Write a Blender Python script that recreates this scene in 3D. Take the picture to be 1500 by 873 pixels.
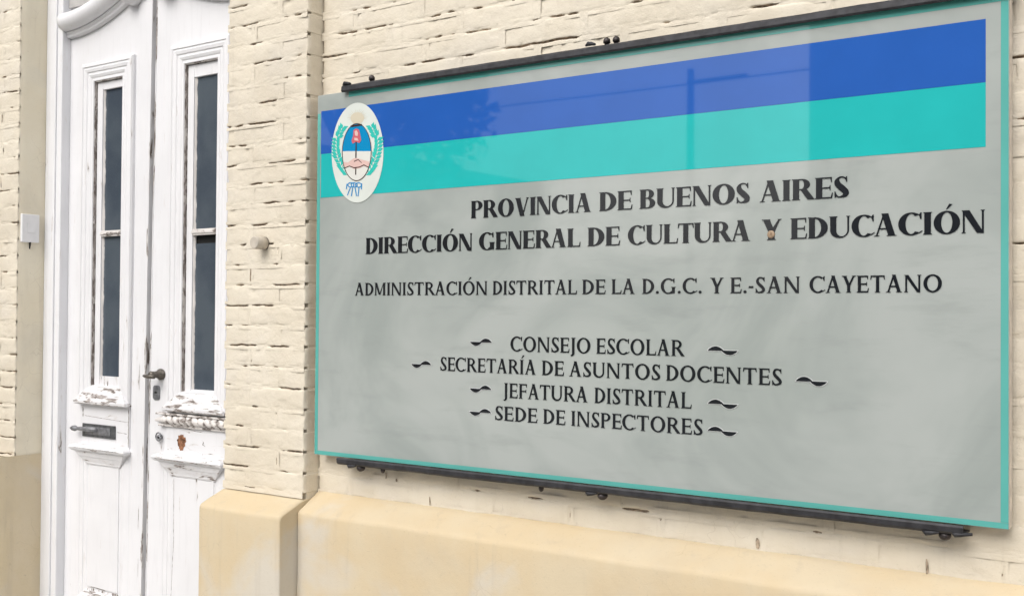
import bpy, bmesh, math, random
from mathutils import Vector, Matrix, noise
from mathutils.geometry import delaunay_2d_cdt
for o in list(bpy.data.objects): bpy.data.objects.remove(o)
SC = bpy.context.scene
COL = SC.collection
R = math.radians
rnd = random.Random(7)

# ------------------------------------------------------------------ camera
cam_d = bpy.data.cameras.new("camera"); cam = bpy.data.objects.new("camera", cam_d); COL.objects.link(cam)
cam_d.sensor_width = 36; cam_d.lens = 39.509; cam_d.clip_start = .05; cam_d.clip_end = 2000
YAW, PITCH, ROLL = R(35.5515), R(.8871), R(.4108)
fw = Vector((-math.sin(YAW)*math.cos(PITCH), math.cos(YAW)*math.cos(PITCH), math.sin(PITCH)))
rt = Vector((math.cos(YAW), math.sin(YAW), 0)); up = rt.cross(fw)
r2 = rt*math.cos(ROLL)+up*math.sin(ROLL); u2 = -rt*math.sin(ROLL)+up*math.cos(ROLL)
m = Matrix((r2, u2, -fw)).transposed().to_4x4(); m.translation = (0, -2.4, 1.5)
cam.matrix_world = m
SC.camera = cam
# ------------------------------------------------------------------ light
SUN_AZ, SUN_EL = R(180), R(44)          # compass style: 0 = +Y, clockwise
w = bpy.data.worlds.new("World"); SC.world = w; w.use_nodes = True
nt = w.node_tree; nt.nodes.clear()
wo = nt.nodes.new('ShaderNodeOutputWorld'); bg = nt.nodes.new('ShaderNodeBackground')
sk = nt.nodes.new('ShaderNodeTexSky'); sk.sky_type = 'NISHITA'; sk.sun_disc = False
sk.sun_elevation = SUN_EL; sk.sun_rotation = SUN_AZ; sk.air_density = 1.0; sk.dust_density = 5.0
hs = nt.nodes.new('ShaderNodeHueSaturation'); hs.inputs['Saturation'].default_value = .3
hs.inputs['Value'].default_value = 1.0
nt.links.new(sk.outputs[0], hs.inputs['Color']); nt.links.new(hs.outputs[0], bg.inputs[0])
bg.inputs[1].default_value = .15
nt.links.new(bg.outputs[0], wo.inputs[0])
sl = bpy.data.lights.new("sun", 'SUN'); sun = bpy.data.objects.new("sun", sl); COL.objects.link(sun)
sl.energy = .9; sl.angle = R(60); sl.color = (1, .97, .92)
sd = Vector((math.sin(SUN_AZ)*math.cos(SUN_EL), math.cos(SUN_AZ)*math.cos(SUN_EL), math.sin(SUN_EL)))
sun.rotation_euler = sd.to_track_quat('Z', 'Y').to_euler()
vs = SC.view_settings; vs.view_transform = 'Standard'; vs.look = 'None'; vs.exposure = .30; vs.gamma = 1

# ------------------------------------------------------------------ helpers
def link(name, me, parent=None, mats=None):
    o = bpy.data.objects.new(name, me); COL.objects.link(o)
    if mats:
        for mm in (mats if isinstance(mats, (list, tuple)) else [mats]): me.materials.append(mm)
    if parent: o.parent = parent
    return o
def fin(name, bm, mat, parent=None, smooth=False, doubles=False):
    if doubles: bmesh.ops.remove_doubles(bm, verts=bm.verts, dist=1e-6)
    bmesh.ops.recalc_face_normals(bm, faces=bm.faces)
    me = bpy.data.meshes.new(name); bm.to_mesh(me); bm.free()
    if smooth:
        for p in me.polygons: p.use_smooth = True
    return link(name, me, parent, mat)
def empty(name, loc, label, cat, group=None):
    o = bpy.data.objects.new(name, None); COL.objects.link(o); o.location = loc; o.empty_display_size = .1
    tag(o, label, cat, group); return o
def tag(o, label=None, cat=None, group=None, kind=None):
    if label: o['label'] = label
    if cat: o['category'] = cat
    if group: o['group'] = group
    if kind: o['kind'] = kind
    return o
def keep(parent, o):       # parent while geometry stays in world coordinates
    o.parent = parent; o.location = -parent.location; return o
def wl(bm): return bm.verts.layers.float.get('wear') or bm.verts.layers.float.new('wear')
def box(bm, x0, x1, y0, y1, z0, z1, wear=0, bev=0, mi=0):
    L = wl(bm); n0 = len(bm.verts)
    vs = [bm.verts.new((x, y, z)) for x in (x0, x1) for y in (y0, y1) for z in (z0, z1)]
    fs = [bm.faces.new([vs[i] for i in q]) for q in ((0,1,3,2),(4,6,7,5),(0,4,5,1),(2,3,7,6),(0,2,6,4),(1,5,7,3))]
    for v in vs: v[L] = wear
    for f in fs: f.material_index = mi
    if bev:
        es = list({e for f in fs for e in f.edges})
        bmesh.ops.bevel(bm, geom=es, offset=bev, segments=2, affect='EDGES', profile=.6)
def tube(bm, pts, n=14, cap=True, wear=0):
    """pts: list of (Vector, radius[, radius2])"""
    L = wl(bm); rings = []
    for i, p in enumerate(pts):
        c = Vector(p[0]); a = Vector(pts[max(0, i-1)][0]); b = Vector(pts[min(len(pts)-1, i+1)][0])
        t = (b-a).normalized() if (b-a).length > 0 else Vector((0, 0, 1))
        ref = Vector((0, 0, 1)) if abs(t.z) < .9 else Vector((0, 1, 0))
        s = t.cross(ref).normalized(); q = s.cross(t).normalized(); ra = p[1]; rb = p[2] if len(p) > 2 else ra
        rings.append([bm.verts.new(c+s*math.cos(k*2*math.pi/n)*ra+q*math.sin(k*2*math.pi/n)*rb) for k in range(n)])
    for r in rings:
        for v in r: v[L] = wear
    for a, b in zip(rings, rings[1:]):
        for k in range(n): bm.faces.new((a[k], a[(k+1) % n], b[(k+1) % n], b[k]))
    if cap: bm.faces.new(rings[0]); bm.faces.new(rings[-1])
def NZ(x, y, z, s=1.0): return noise.noise(Vector((x*s, y*s, z*s)))

# ------------------------------------------------------------------ materials
def new_mat(name):
    mt = bpy.data.materials.new(name); mt.use_nodes = True; n = mt.node_tree; n.nodes.clear()
    out = n.nodes.new('ShaderNodeOutputMaterial'); b = n.nodes.new('ShaderNodeBsdfPrincipled'); n.links.new(b.outputs[0], out.inputs[0])
    return mt, n, b
def pos(n, sx=1, sy=1, sz=1):
    g = n.nodes.new('ShaderNodeNewGeometry')
    mp = n.nodes.new('ShaderNodeMapping'); mp.inputs['Scale'].default_value = (sx, sy, sz)
    n.links.new(g.outputs['Position'], mp.inputs[0]); return mp.outputs[0]
def tex(n, vec, scale, detail=3, rough=.55, dist=0):
    t = n.nodes.new('ShaderNodeTexNoise'); t.inputs['Scale'].default_value = scale; t.inputs['Detail'].default_value = detail
    t.inputs['Roughness'].default_value = rough; t.inputs['Distortion'].default_value = dist
    n.links.new(vec, t.inputs['Vector']); return t.outputs[0]
def rng(n, v, a, b, c=0, d=1, smooth=True):
    t = n.nodes.new('ShaderNodeMapRange'); t.interpolation_type = 'SMOOTHSTEP' if smooth else 'LINEAR'
    for i, x in zip((1, 2, 3, 4), (a, b, c, d)): t.inputs[i].default_value = x
    n.links.new(v, t.inputs[0]); return t.outputs[0]
def mixc(n, f, a, b):
    t = n.nodes.new('ShaderNodeMix'); t.data_type = 'RGBA'
    if isinstance(f, float): t.inputs[0].default_value = f
    else: n.links.new(f, t.inputs[0])
    for i, x in ((6, a), (7, b)):
        if isinstance(x, tuple): t.inputs[i].default_value = (*x, 1)
        else: n.links.new(x, t.inputs[i])
    return t.outputs[2]
def math_(n, op, a, b=None, c=None):
    t = n.nodes.new('ShaderNodeMath'); t.operation = op
    for i, x in enumerate((a, b, c)):
        if x is None: continue
        if isinstance(x, (int, float)): t.inputs[i].default_value = x
        else: n.links.new(x, t.inputs[i])
    return t.outputs[0]
def bump(n, b, h, dist, strength=1.0, prev=None):
    t = n.nodes.new('ShaderNodeBump'); t.inputs['Distance'].default_value = dist; t.inputs['Strength'].default_value = strength
    n.links.new(h, t.inputs['Height'])
    if prev: n.links.new(prev, t.inputs['Normal'])
    n.links.new(t.outputs[0], b.inputs['Normal']); return t.outputs[0]
def plain(name, c, rough=.5, metal=0, spec=.5, var=.12, sc=30, bd=0.0, bs=200):
    mt, n, b = new_mat(name); p = pos(n)
    t = tex(n, p, sc, 4)
    b.inputs['Roughness'].default_value = rough; b.inputs['Metallic'].default_value = metal; b.inputs['Specular IOR Level'].default_value = spec
    lo = tuple(x*(1-var) for x in c); hi = tuple(min(1, x*(1+var)) for x in c)
    n.links.new(mixc(n, rng(n, t, .3, .7), lo, hi), b.inputs['Base Color'])
    if bd: bump(n, b, tex(n, p, bs, 3), bd)
    return mt
def masonry(name, c1, c2, c3, amt3=(.56, .68), rough=.75, lump=.0019, fine=.0006, chips=None, grime=False):
    mt, n, b = new_mat(name); p = pos(n)
    a = tex(n, p, 5, 5, .6); bb = tex(n, p, 2.3, 4, .6, .6)
    col = mixc(n, rng(n, a, .35, .65), c1, c2)
    col = mixc(n, math_(n, 'MULTIPLY', rng(n, bb, *amt3), .8), col, c3)
    sp = tex(n, p, 160, 2)
    col = mixc(n, math_(n, 'MULTIPLY', rng(n, sp, .62, .72), .10), col, (.2, .16, .11))
    if chips:
        ch = tex(n, pos(n, 1, 1, 2.2), chips[0], 4, .6)
        col = mixc(n, math_(n, 'MULTIPLY', rng(n, ch, chips[1], chips[1]+.03), .75), col, chips[2])
    # faint grey soiling, drip streaks, small chips and hairline cracks
    so = tex(n, p, 1.3, 6, .68, .4); col = mixc(n, math_(n, 'MULTIPLY', rng(n, so, .48, .72), .30), col, (.46, .41, .34))
    dr = tex(n, pos(n, 1, 1, .07), 26, 4, .6); col = mixc(n, math_(n, 'MULTIPLY', rng(n, dr, .56, .74), .22 if grime else .14), col, (.42, .36, .28))
    vo = n.nodes.new('ShaderNodeTexVoronoi'); vo.feature = 'DISTANCE_TO_EDGE'; vo.inputs['Scale'].default_value = 9 if grime else 15
    wv = n.nodes.new('ShaderNodeTexNoise'); wv.inputs['Scale'].default_value = 14; n.links.new(p, wv.inputs['Vector'])
    va = n.nodes.new('ShaderNodeVectorMath'); va.operation = 'MULTIPLY_ADD'; n.links.new(wv.outputs['Color'], va.inputs[0]); va.inputs[1].default_value = (.09, .09, .09); n.links.new(p, va.inputs[2]); n.links.new(va.outputs[0], vo.inputs['Vector'])
    hc = math_(n, 'MULTIPLY', rng(n, vo.outputs['Distance'], .014, .002), rng(n, tex(n, p, 3.1, 3), .54, .64))
    col = mixc(n, math_(n, 'MULTIPLY', hc, .16), col, (.26, .20, .14))
    cp = rng(n, tex(n, pos(n, 1, 1, 1.8), 42, 6, .75), .665, .70); col = mixc(n, math_(n, 'MULTIPLY', cp, .55), col, (.38, .31, .23))
    n.links.new(col, b.inputs['Base Color'])
    b.inputs['Roughness'].default_value = rough; b.inputs['Specular IOR Level'].default_value = .3
    q = bump(n, b, tex(n, p, 55, 4, .55), lump)
    bump(n, b, tex(n, p, 260, 3, .6), fine, 1.0, q)
    return mt
M = {}
M['cream'] = masonry('cream_paint', (.68, .615, .50), (.72, .66, .55), (.66, .61, .53), (.50, .72))
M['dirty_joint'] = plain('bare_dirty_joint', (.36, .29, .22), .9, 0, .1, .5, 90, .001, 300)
M['reveal'] = masonry('cream_render', (.77, .70, .55), (.79, .73, .59), (.74, .69, .57), lump=.0006, fine=.0002, grime=True)
M['ochre'] = masonry('ochre_plinth_paint', (.61, .495, .325), (.62, .525, .37), (.60, .565, .50), (.56, .72), lump=.0007, fine=.0004, grime=True)
M['ochre2'] = masonry('ochre_reveal_paint', (.62, .52, .35), (.64, .55, .40), (.60, .57, .52), (.54, .70), lump=.0006, fine=.0003, grime=True)
def door_paint(name, sx, sy, sz, base=(.765, .765, .785), spread=0.0):
    mt, n, b = new_mat(name); p = pos(n, sx, sy, sz)
    at = n.nodes.new('ShaderNodeAttribute'); at.attribute_name = 'wear'
    N = tex(n, p, 42, 6, .62, .3)
    v = math_(n, 'MULTIPLY_ADD', at.outputs['Fac'], .5, N)
    mask = rng(n, v, .735-spread, .765-spread)
    d = tex(n, pos(n), 3.5, 4, .6); g = tex(n, pos(n, 1, 1, .12), 60, 3)
    col = mixc(n, math_(n, 'MULTIPLY', rng(n, d, .4, .7), .5), base, tuple(x*.90 for x in base))
    col = mixc(n, math_(n, 'MULTIPLY', rng(n, g, .5, .75), .22), col, tuple(x*.80 for x in base))
    edge = rng(n, v, .66-spread, .735-spread)
    col = mixc(n, math_(n, 'MULTIPLY', edge, .35), col, (.55, .50, .46))
    wood = mixc(n, rng(n, tex(n, p, 110, 4), .4, .62), (.16, .135, .12), (.42, .385, .365))
    col = mixc(n, mask, col, wood)
    n.links.new(col, b.inputs['Base Color'])
    rr = rng(n, mask, 0, 1, .42, .85); n.links.new(rr, b.inputs['Roughness']); b.inputs['Specular IOR Level'].default_value = .35
    h = math_(n, 'MULTIPLY_ADD', mask, -1.0, math_(n, 'MULTIPLY', g, .25))
    q = bump(n, b, h, .0008)
    return mt
M['door_v'] = door_paint('white_door_paint_upright_grain', 1, 1, .16)
M['door_h'] = door_paint('white_door_paint_level_grain', .28, 1, 1.4)
M['door_old'] = door_paint('weathered_door_paint', .5, 1, 1, (.72, .69, .67), .0)
M['jamb'] = door_paint('white_frame_paint', 1, 1, .16, (.76, .765, .79))
M['dust'] = plain('dusty_grey_paint', (.42, .41, .40), .8, 0, .2, .2, 12)
M['bare'] = plain('bare_aged_wood', (.16, .125, .105), .85, 0, .2, .5, 60, .0008, 180)
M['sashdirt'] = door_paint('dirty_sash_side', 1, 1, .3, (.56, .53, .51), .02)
def sign_mat(name, base, rough=.025, cloud=None):
    mt, n, b = new_mat(name); p = pos(n)
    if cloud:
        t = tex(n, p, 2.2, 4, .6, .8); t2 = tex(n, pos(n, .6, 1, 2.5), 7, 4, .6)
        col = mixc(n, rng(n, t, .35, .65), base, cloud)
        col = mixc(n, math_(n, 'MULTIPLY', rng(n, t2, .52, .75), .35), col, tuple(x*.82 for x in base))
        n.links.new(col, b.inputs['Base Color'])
    else:
        t = tex(n, p, 6, 3); n.links.new(mixc(n, rng(n, t, .3, .7), tuple(x*.96 for x in base), tuple(min(1, x*1.04) for x in base)), b.inputs['Base Color'])
    b.inputs['Roughness'].default_value = rough; b.inputs['IOR'].default_value = 1.5
    bump(n, b, tex(n, p, 1.6, 0), .0004, .5)
    return mt
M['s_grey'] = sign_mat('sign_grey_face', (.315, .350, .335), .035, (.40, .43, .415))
M['s_blue'] = sign_mat('sign_blue_band', (.022, .105, .42))
M['s_teal'] = sign_mat('sign_teal_band', (.02, .44, .435))
M['s_edge'] = sign_mat('sign_teal_border', (.11, .41, .37))
M['s_black'] = sign_mat('sign_black_vinyl', (.012, .014, .018), .12)
M['s_white'] = sign_mat('sign_white_vinyl', (.60, .62, .62), .12)
M['s_side'] = plain('sign_side_plastic', (.62, .56, .49), .5)
def flat(name, c): return sign_mat(name, c, .1)
M['e_white'] = flat('emblem_white', (.66, .70, .66)); M['e_sky'] = flat('emblem_sky_blue', (.005, .24, .50))
M['e_pale'] = flat('emblem_pale', (.68, .68, .64)); M['e_leaf'] = flat('emblem_leaf_green', (.04, .50, .43))
M['e_pink'] = flat('emblem_skin_pink', (.68, .48, .44)); M['e_red'] = flat('emblem_cap_red', (.55, .13, .16))
M['e_dark'] = flat('emblem_dark_line', (.05, .03, .03)); M['e_sun'] = flat('emblem_sun_sand', (.60, .55, .43)); M['e_rib'] = flat('emblem_ribbon_blue', (.02, .25, .56))
M['iron'] = plain('dark_painted_iron', (.036, .036, .041), .55, .3, .5, .35, 40, .0006, 120)
M['bolt'] = plain('rusty_bolt_iron', (.05, .042, .042), .5, .5, .5, .5, 90, .0004, 300)
M['brown'] = plain('brown_screw_cap', (.33, .235, .155), .5)
M['bronze'] = plain('aged_bronze', (.13, .115, .10), .42, .6, .5, .35, 90)
M['steel'] = plain('dull_grey_steel', (.24, .245, .26), .45, .6, .5, .25, 60)
M['plate'] = plain('tarnished_slot_plate', (.13, .135, .14), .5, .6, .5, .3, 60)
M['black'] = plain('dark_hole', (.012, .012, .012), .9)
M['rust'] = plain('rust_brown_wood', (.21, .10, .055), .9, 0, .2, .7, 70, .001, 200)
M['bell'] = plain('white_plastic', (.76, .76, .77), .45, 0, .5, .03)
M['stub'] = plain('painted_stub_grey', (.52, .47, .40), .6)
def glass_mat():
    mt, n, b = new_mat('dark_textured_glass'); p = pos(n)
    t = tex(n, p, 5, 3); s = tex(n, p, 420, 2)
    col = mixc(n, rng(n, t, .35, .65), (.055, .070, .092), (.080, .098, .118))
    n.links.new(mixc(n, math_(n, 'MULTIPLY', rng(n, s, .55, .7), .5), col, (.10, .13, .15)), b.inputs['Base Color'])
    b.inputs['Roughness'].default_value = .13; b.inputs['IOR'].default_value = 1.5
    bump(n, b, s, .0003, .5); return mt
M['glass'] = glass_mat()
M['pave'] = plain('pavement_concrete', (.42, .41, .39), .85, 0, .3, .15, 3, .002, 60)
M['asphalt'] = plain('asphalt', (.055, .055, .055), .9, 0, .3, .2, 5, .003, 80)
M['grass'] = plain('grass_ground', (.07, .09, .035), .95, 0, .2, .3, 1.5)
M['leaf'] = plain('tree_leaf', (.035, .06, .02), .6, 0, .4, .45, 1.2)
M['bark'] = plain('tree_bark', (.12, .09, .07), .9, 0, .2, .3, 12, .01, 30)
M['pale'] = plain('pale_house_render', (.36, .355, .34), .85, 0, .3, .08, 2)
M['tan'] = plain('tan_house_render', (.34, .28, .21), .85, 0, .3, .12, 2)
M['conc'] = plain('pole_concrete', (.26, .25, .24), .85, 0, .3, .12, 4)
M['dkglass'] = plain('house_window_glass', (.03, .035, .04), .1)
M['wood'] = plain('house_door_wood', (.12, .07, .04), .6)
M['cable'] = plain('black_cable', (.02, .02, .02), .6)

# ------------------------------------------------------------------ setting
def struct(name, bm, mat): return tag(fin(name, bm, mat), kind='structure')
bm = bmesh.new(); box(bm, -600, 600, -600, 600, -.5, -.16); struct('ground', bm, M['grass'])
bm = bmesh.new(); box(bm, -120, 120, -2.9, 6, -.3, 0, 0, .01); struct('pavement', bm, M['pave'])
bm = bmesh.new(); box(bm, -120, 120, -3.05, -2.905, -.3, .004, 0, .01); struct('kerb', bm, M['conc'])
bm = bmesh.new(); box(bm, -120, 120, -10.0, -3.055, -.3, -.13); struct('road', bm, M['asphalt'])
bm = bmesh.new(); box(bm, -120, 120, -12.4, -10.005, -.3, 0, 0, .01); struct('far_pavement', bm, M['pave'])

# ------------------------------------------------------------------ bricks
PITCH_Z = .063; Z0 = .959
def brick_mesh(L, H, seed, D=.10):
    rr = random.Random(seed); bm = bmesh.new(); S = seed*13.7
    nx = max(5, int(L/.014)); nz = 5
    us = [0, .0022] + [.007+(L-.014)*i/nx for i in range(nx+1)] + [L-.0022, L]
    ws = [0, .0020] + [.006+(H-.012)*i/nz for i in range(nz+1)] + [H-.0020, H]
    tilt = rr.uniform(-1, 1)*.0007; tl2 = rr.uniform(-1, 1)*.0005
    g = []
    for i, u in enumerate(us):
        row = []
        for j, v in enumerate(ws):
            eu = min(u, L-u); ev = min(v, H-v); e = min(eu, ev)
            y = .0026 if e < .0001 else (.0012 if e < .0023 else (.0005 if e < .0071 else 0))
            y += .0014*NZ(u+S, v, 0, 26) + .0026*NZ(u+S, v, 3, 11) + .0008*NZ(u+S, v, 6, 60) + tilt*(u/L-.5)*2 + tl2*(v/H-.5)*2
            pit = NZ(u*1.0+S, v, 9, 38); y += .0028*max(0, pit-.33)*4
            du = .0022*NZ(S, v, 1, 28)*(1-min(1, eu/.03)); dv = .0028*NZ(u+S, (0 if v < H/2 else 5), 2, 17)+.0012*NZ(u+S, (2 if v < H/2 else 7), 2, 50)*(1-min(1, ev/.02))
            row.append(bm.verts.new((u-L/2+du, y, v-H/2+dv)))
        g.append(row)
    for i in range(len(us)-1):
        for j in range(len(ws)-1): bm.faces.new((g[i][j], g[i+1][j], g[i+1][j+1], g[i][j+1]))
    ring = [g[i][0] for i in range(len(us))] + [g[-1][j] for j in range(1, len(ws))] + [g[i][-1] for i in range(len(us)-2, -1, -1)] + [g[0][j] for j in range(len(ws)-2, 0, -1)]
    prev = ring
    for d in (.02, .045, D):
        nr = [bm.verts.new((v.co.x+.0012*NZ(d*7, v.co.z+S, 1, 40), d, v.co.z)) for v in ring]
        for a in range(len(ring)):
            b = (a+1) % len(ring); bm.faces.new((prev[b], prev[a], nr[a], nr[b]))
        prev = nr
    bmesh.ops.recalc_face_normals(bm, faces=bm.faces)
    me = bpy.data.meshes.new('brick'); bm.to_mesh(me); bm.free()
    for p in me.polygons: p.use_smooth = True
    me.materials.append(M['cream']); return me
BR = {}
def get_brick(L, k):
    key = (round(L, 3), k)
    if key not in BR: BR[key] = brick_mesh(L, .0550, len(BR)+1)
    return BR[key]
def joint(bm, a, b, yf, horizontal, fixed, dens, seed):
    """mortar strip from a to b along x (horizontal) or z, with painted-over and open cracked stretches"""
    n = max(3, int((b-a)/.005)); S = [-.0125, -.0085, -.0058, -.0030, -.0015, 0, .0015, .0030, .0058, .0085, .0125]
    rows = []
    for i in range(n+1):
        t = a+(b-a)*i/n
        c1 = NZ(t+seed*3.1, fixed*9, 7, 9)+.45*NZ(t, fixed*5+seed, 2, 33)
        c = max(0, min(1, (c1-dens-.05)/.22)); c = c*c*(3-2*c)
        wd = .35+.55*c+.7*NZ(t, seed, 9, 38); c2 = max(0, min(1, (c1-dens+.32)/.3)); wand = .0042*NZ(t, fixed*4, seed, 11)+.0024*NZ(t, fixed*4, seed, 42)
        row = []
        for s in S:
            d = .0000+.0016*NZ(t, seed, fixed, 11)+.0007*NZ(t, fixed+s*30, seed, 45)+.0005*NZ(t, s, seed, 120)
            k = abs(s)/(.0025*max(.25, wd))
            d += .0012*c2*max(0, 1-(s/.0062)**2)
            if c > 0 and k < 1.01: d += .0085*c*(1-k*k*.7)
            off = s+wand*(1 if abs(s) < .004 else .8 if abs(s) < .006 else .35 if abs(s) < .009 else 0)
            row.append(bm.verts.new((t, yf+d, fixed+off) if horizontal else (fixed+off, yf+d, t)))
        rows.append((row, c))
    for (r0, c0), (r1, c1_) in zip(rows, rows[1:]):
        for k in range(len(S)-1):
            f = bm.faces.new((r0[k], r1[k], r1[k+1], r0[k+1])); f.smooth = True
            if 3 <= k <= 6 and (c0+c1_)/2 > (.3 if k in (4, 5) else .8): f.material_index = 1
def brickwork(parent, x0, x1, yf, nc, pattern, dens=.08, jz=None):
    bm = bmesh.new(); J = .0070
    for k in range(nc):
        zb = Z0+k*PITCH_Z; zc = zb+PITCH_Z/2
        xs = pattern(k)
        for (a, b) in xs:
            L = b-a-J
            me = get_brick(L, rnd.randrange(7 if L > .15 else 9) if L > .03 else 0)
            o = bpy.data.objects.new('brick', me); COL.objects.link(o); o.parent = parent
            o.location = Vector(((a+b)/2, yf+rnd.uniform(-.0008, .0009), zc+rnd.uniform(-.0016, .0016)))-parent.location
            o.rotation_euler = (rnd.uniform(-.006, .006), rnd.uniform(-.006, .006), rnd.uniform(-.007, .007))
            if b < x1-.005: joint(bm, zb+.003, zb+PITCH_Z-.003, yf, False, b, dens+.22, k+b*7)
        d = dens if not jz else jz(zb)
        joint(bm, x0, x1, yf, True, zb, d, k*1.7+x0)
    me = bpy.data.meshes.new('mortar_joints'); bm.to_mesh(me); bm.free()
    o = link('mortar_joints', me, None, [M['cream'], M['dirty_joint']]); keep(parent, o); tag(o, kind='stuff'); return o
XL, XR = -4.02, -2.828            # door opening
XP = -2.467                       # pillar's right edge
YP, YW = -.017, .045              # brick faces of pillars and of recessed wall
wall = empty('brick_wall', (-1.2, .1, 0), 'recessed cream painted brick wall with ochre plinth behind the framed sign', 'wall')
pil = empty('brick_pillar', (-2.65, .1, 0), 'cream painted brick pillar with ochre base between white door and sign', 'pillar')
pil2 = empty('brick_pillar', (-4.4, .1, 0), 'cream brick pillar at the left edge of the door, with smooth plastered inner side', 'pillar')
def part(bm, name, mat, parent, smooth=False, label=None, kind=None):
    o = fin(name, bm, mat, None, smooth); keep(parent, o)
    if label: o['label'] = label
    if kind: o['kind'] = kind
    return o
def pat_wall(k):
    L = .262; off = (0 if k % 2 else L/2)+rnd.uniform(-.012, .012); x = XP+.001; out = []; e = x+off if off > .06 else x+L+off
    while x < .10:
        out.append((x, min(e, .13))); x = e; e = x+L+rnd.uniform(-.006, .006)
    return out
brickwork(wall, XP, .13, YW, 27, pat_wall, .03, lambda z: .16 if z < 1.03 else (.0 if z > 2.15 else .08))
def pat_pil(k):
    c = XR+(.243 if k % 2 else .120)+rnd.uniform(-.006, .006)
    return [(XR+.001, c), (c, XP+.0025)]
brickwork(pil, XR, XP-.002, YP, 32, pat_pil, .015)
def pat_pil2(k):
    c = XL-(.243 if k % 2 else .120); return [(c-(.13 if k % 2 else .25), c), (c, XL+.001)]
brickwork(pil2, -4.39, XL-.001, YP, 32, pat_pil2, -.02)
# wall bodies behind the bricks
bm = bmesh.new(); box(bm, XP-.005, 3.2, YW+.016, .40, 0, 2.98); part(bm, 'wall_body', M['cream'], wall)
bm = bmesh.new(); box(bm, .131, 3.2, YW, YW+.014, .95, 2.662); part(bm, 'wall_render', M['cream'], wall)
bm = bmesh.new(); box(bm, XP-.003, 3.2, YW-.001, YW+.015, 2.663, 2.979); box(bm, -6.6, 3.2, YW-.001, .42, 2.983, 4.1); box(bm, -6.7, 3.3, -.12, .43, 4.1, 4.25, 0, .01)
bm2 = bm; part(bm2, 'upper_wall', M['cream'], wall)
bm = bmesh.new(); box(bm, XR+.002, XP-.0015, YP+.016, .35, 0, 2.98); box(bm, XR+.002, XP-.006, YP+.001, .2, 2.98, 4.1); part(bm, 'pillar_body', M['cream'], pil)
bm = bmesh.new(); box(bm, -6.6, XL-.006, YP+.016, .35, 0, 2.98); box(bm, -6.6, -4.392, YP, YP+.014, .9, 2.98); box(bm, -6.6, XL-.006, YP+.001, .2, 2.98, 4.1); part(bm, 'pillar_body', M['cream'], pil2)
def plaster(x, y0, y1, z0, z1, amp, seed):      # hand-trowelled reveal sheet facing +x
    bm = bmesh.new(); ny, nz = 16, int((z1-z0)/.02); g = []
    for j in range(nz+1):
        z = z0+(z1-z0)*j/nz
        g.append([bm.verts.new((x+amp*NZ(y0+(y1-y0)*i/ny, z, seed, 14)+(-.004 if i == 0 else 0), y0+(y1-y0)*i/ny+(.002*NZ(z, 3, seed, 30) if i == 0 else 0), z)) for i in range(ny+1)])
    for a, b in zip(g, g[1:]):
        for i in range(ny): bm.faces.new((a[i], a[i+1], b[i+1], b[i]))
    return bm
o = part(plaster(XL+.0015, YP+.006, .2, .952, 2.98, .0018, 4), 'plastered_reveal', M['reveal'], pil2, True, 'smooth beige plastered inner side')
o = part(plaster(XL+.0035, YP-.06, .2, 0, .954, .0015, 8), 'painted_reveal_base', M['ochre2'], pil2, True, 'ochre painted lower part of the inner side')
def plinth(x0, x1, yf, yb, zt, zb, amp, seed, rl=True, rr_=True):
    """sloped-top plinth: front at yf, slope top meets the bricks at yb; zt = top of the slope, zb = lower front arris"""
    prof = [(yb+.06, 0), (yf, 0)] + [(yf, zb*t/14) for t in range(1, 14)] + [(yf, zb-.012), (yf+.0015, zb-.004), (yf+.006, zb+.002)]
    for t in range(1, 7): prof.append((yf+.006+(yb-yf-.006)*t/6, zb+.002+(zt-zb-.002)*t/6))
    prof.append((yb+.06, zt+.003))
    n = int((x1-x0)/.02); bm = bmesh.new(); rings = []
    cy, cz = yb+.03, zb/2
    for i in range(-1, n+2):
        edge = i < 0 or i > n; x = x0 if i < 0 else x1 if i > n else x0+.004+(x1-x0-.008)*i/n
        r = []
        for (y, z) in prof:
            dy = amp*(NZ(x, z, seed, 6)+.5*NZ(x, z, seed, 19)); dz = amp*NZ(x, y*3, seed+3, 7) if z > zb-.02 else 0
            if edge and y < yb+.05: dy += .004; dz -= (.003 if z > zb-.02 else 0)
            r.append(bm.verts.new((x, y+(dy if y < yb+.05 else 0), z+dz)))
        rings.append(r)
    for a, b in zip(rings, rings[1:]):
        for k in range(len(prof)-1): bm.faces.new((a[k], b[k], b[k+1], a[k+1]))
    bm.faces.new(rings[0]); bm.faces.new(rings[-1])
    return bm
def smooth_ends(o):
    me = o.data
    for p in me.polygons: p.use_smooth = len(p.vertices) < 6
part_o = part(plinth(XR-.002, XP, -.110, YP, .944, .905, .0022, 2), 'plinth', M['ochre'], pil); smooth_ends(part_o)
part_o = part(plinth(-6.6, XL, -.110, YP, .944, .905, .0022, 5), 'plinth', M['ochre'], pil2); smooth_ends(part_o)
part_o = part(plinth(XP+.001, 3.2, -.042, YW, .964, .914, .0025, 9), 'plinth', M['ochre'], wall); smooth_ends(part_o)
# small weep holes in the brick strip below the sign
for (x, z, w_, h_) in ((-1.0464, .9803, .010, .024), (-.667, .978, .006, .032), (-2.025, .979, .0045, .022), (-2.19, 1.035, .004, .018), (-2.15, 1.025, .007, .008)):
    bm = bmesh.new(); tube(bm, [((x, YW-.0018, z-h_/2), w_/2*.6, .001), ((x+.001, YW-.0022, z-h_*.2), w_/2, .001), ((x, YW-.0022, z+h_*.25), w_/2*.9, .001), ((x-.001, YW-.0018, z+h_/2), w_/2*.4, .001)], 8)
    part(bm, 'weep_hole', M['dirty_joint'], wall)

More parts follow.
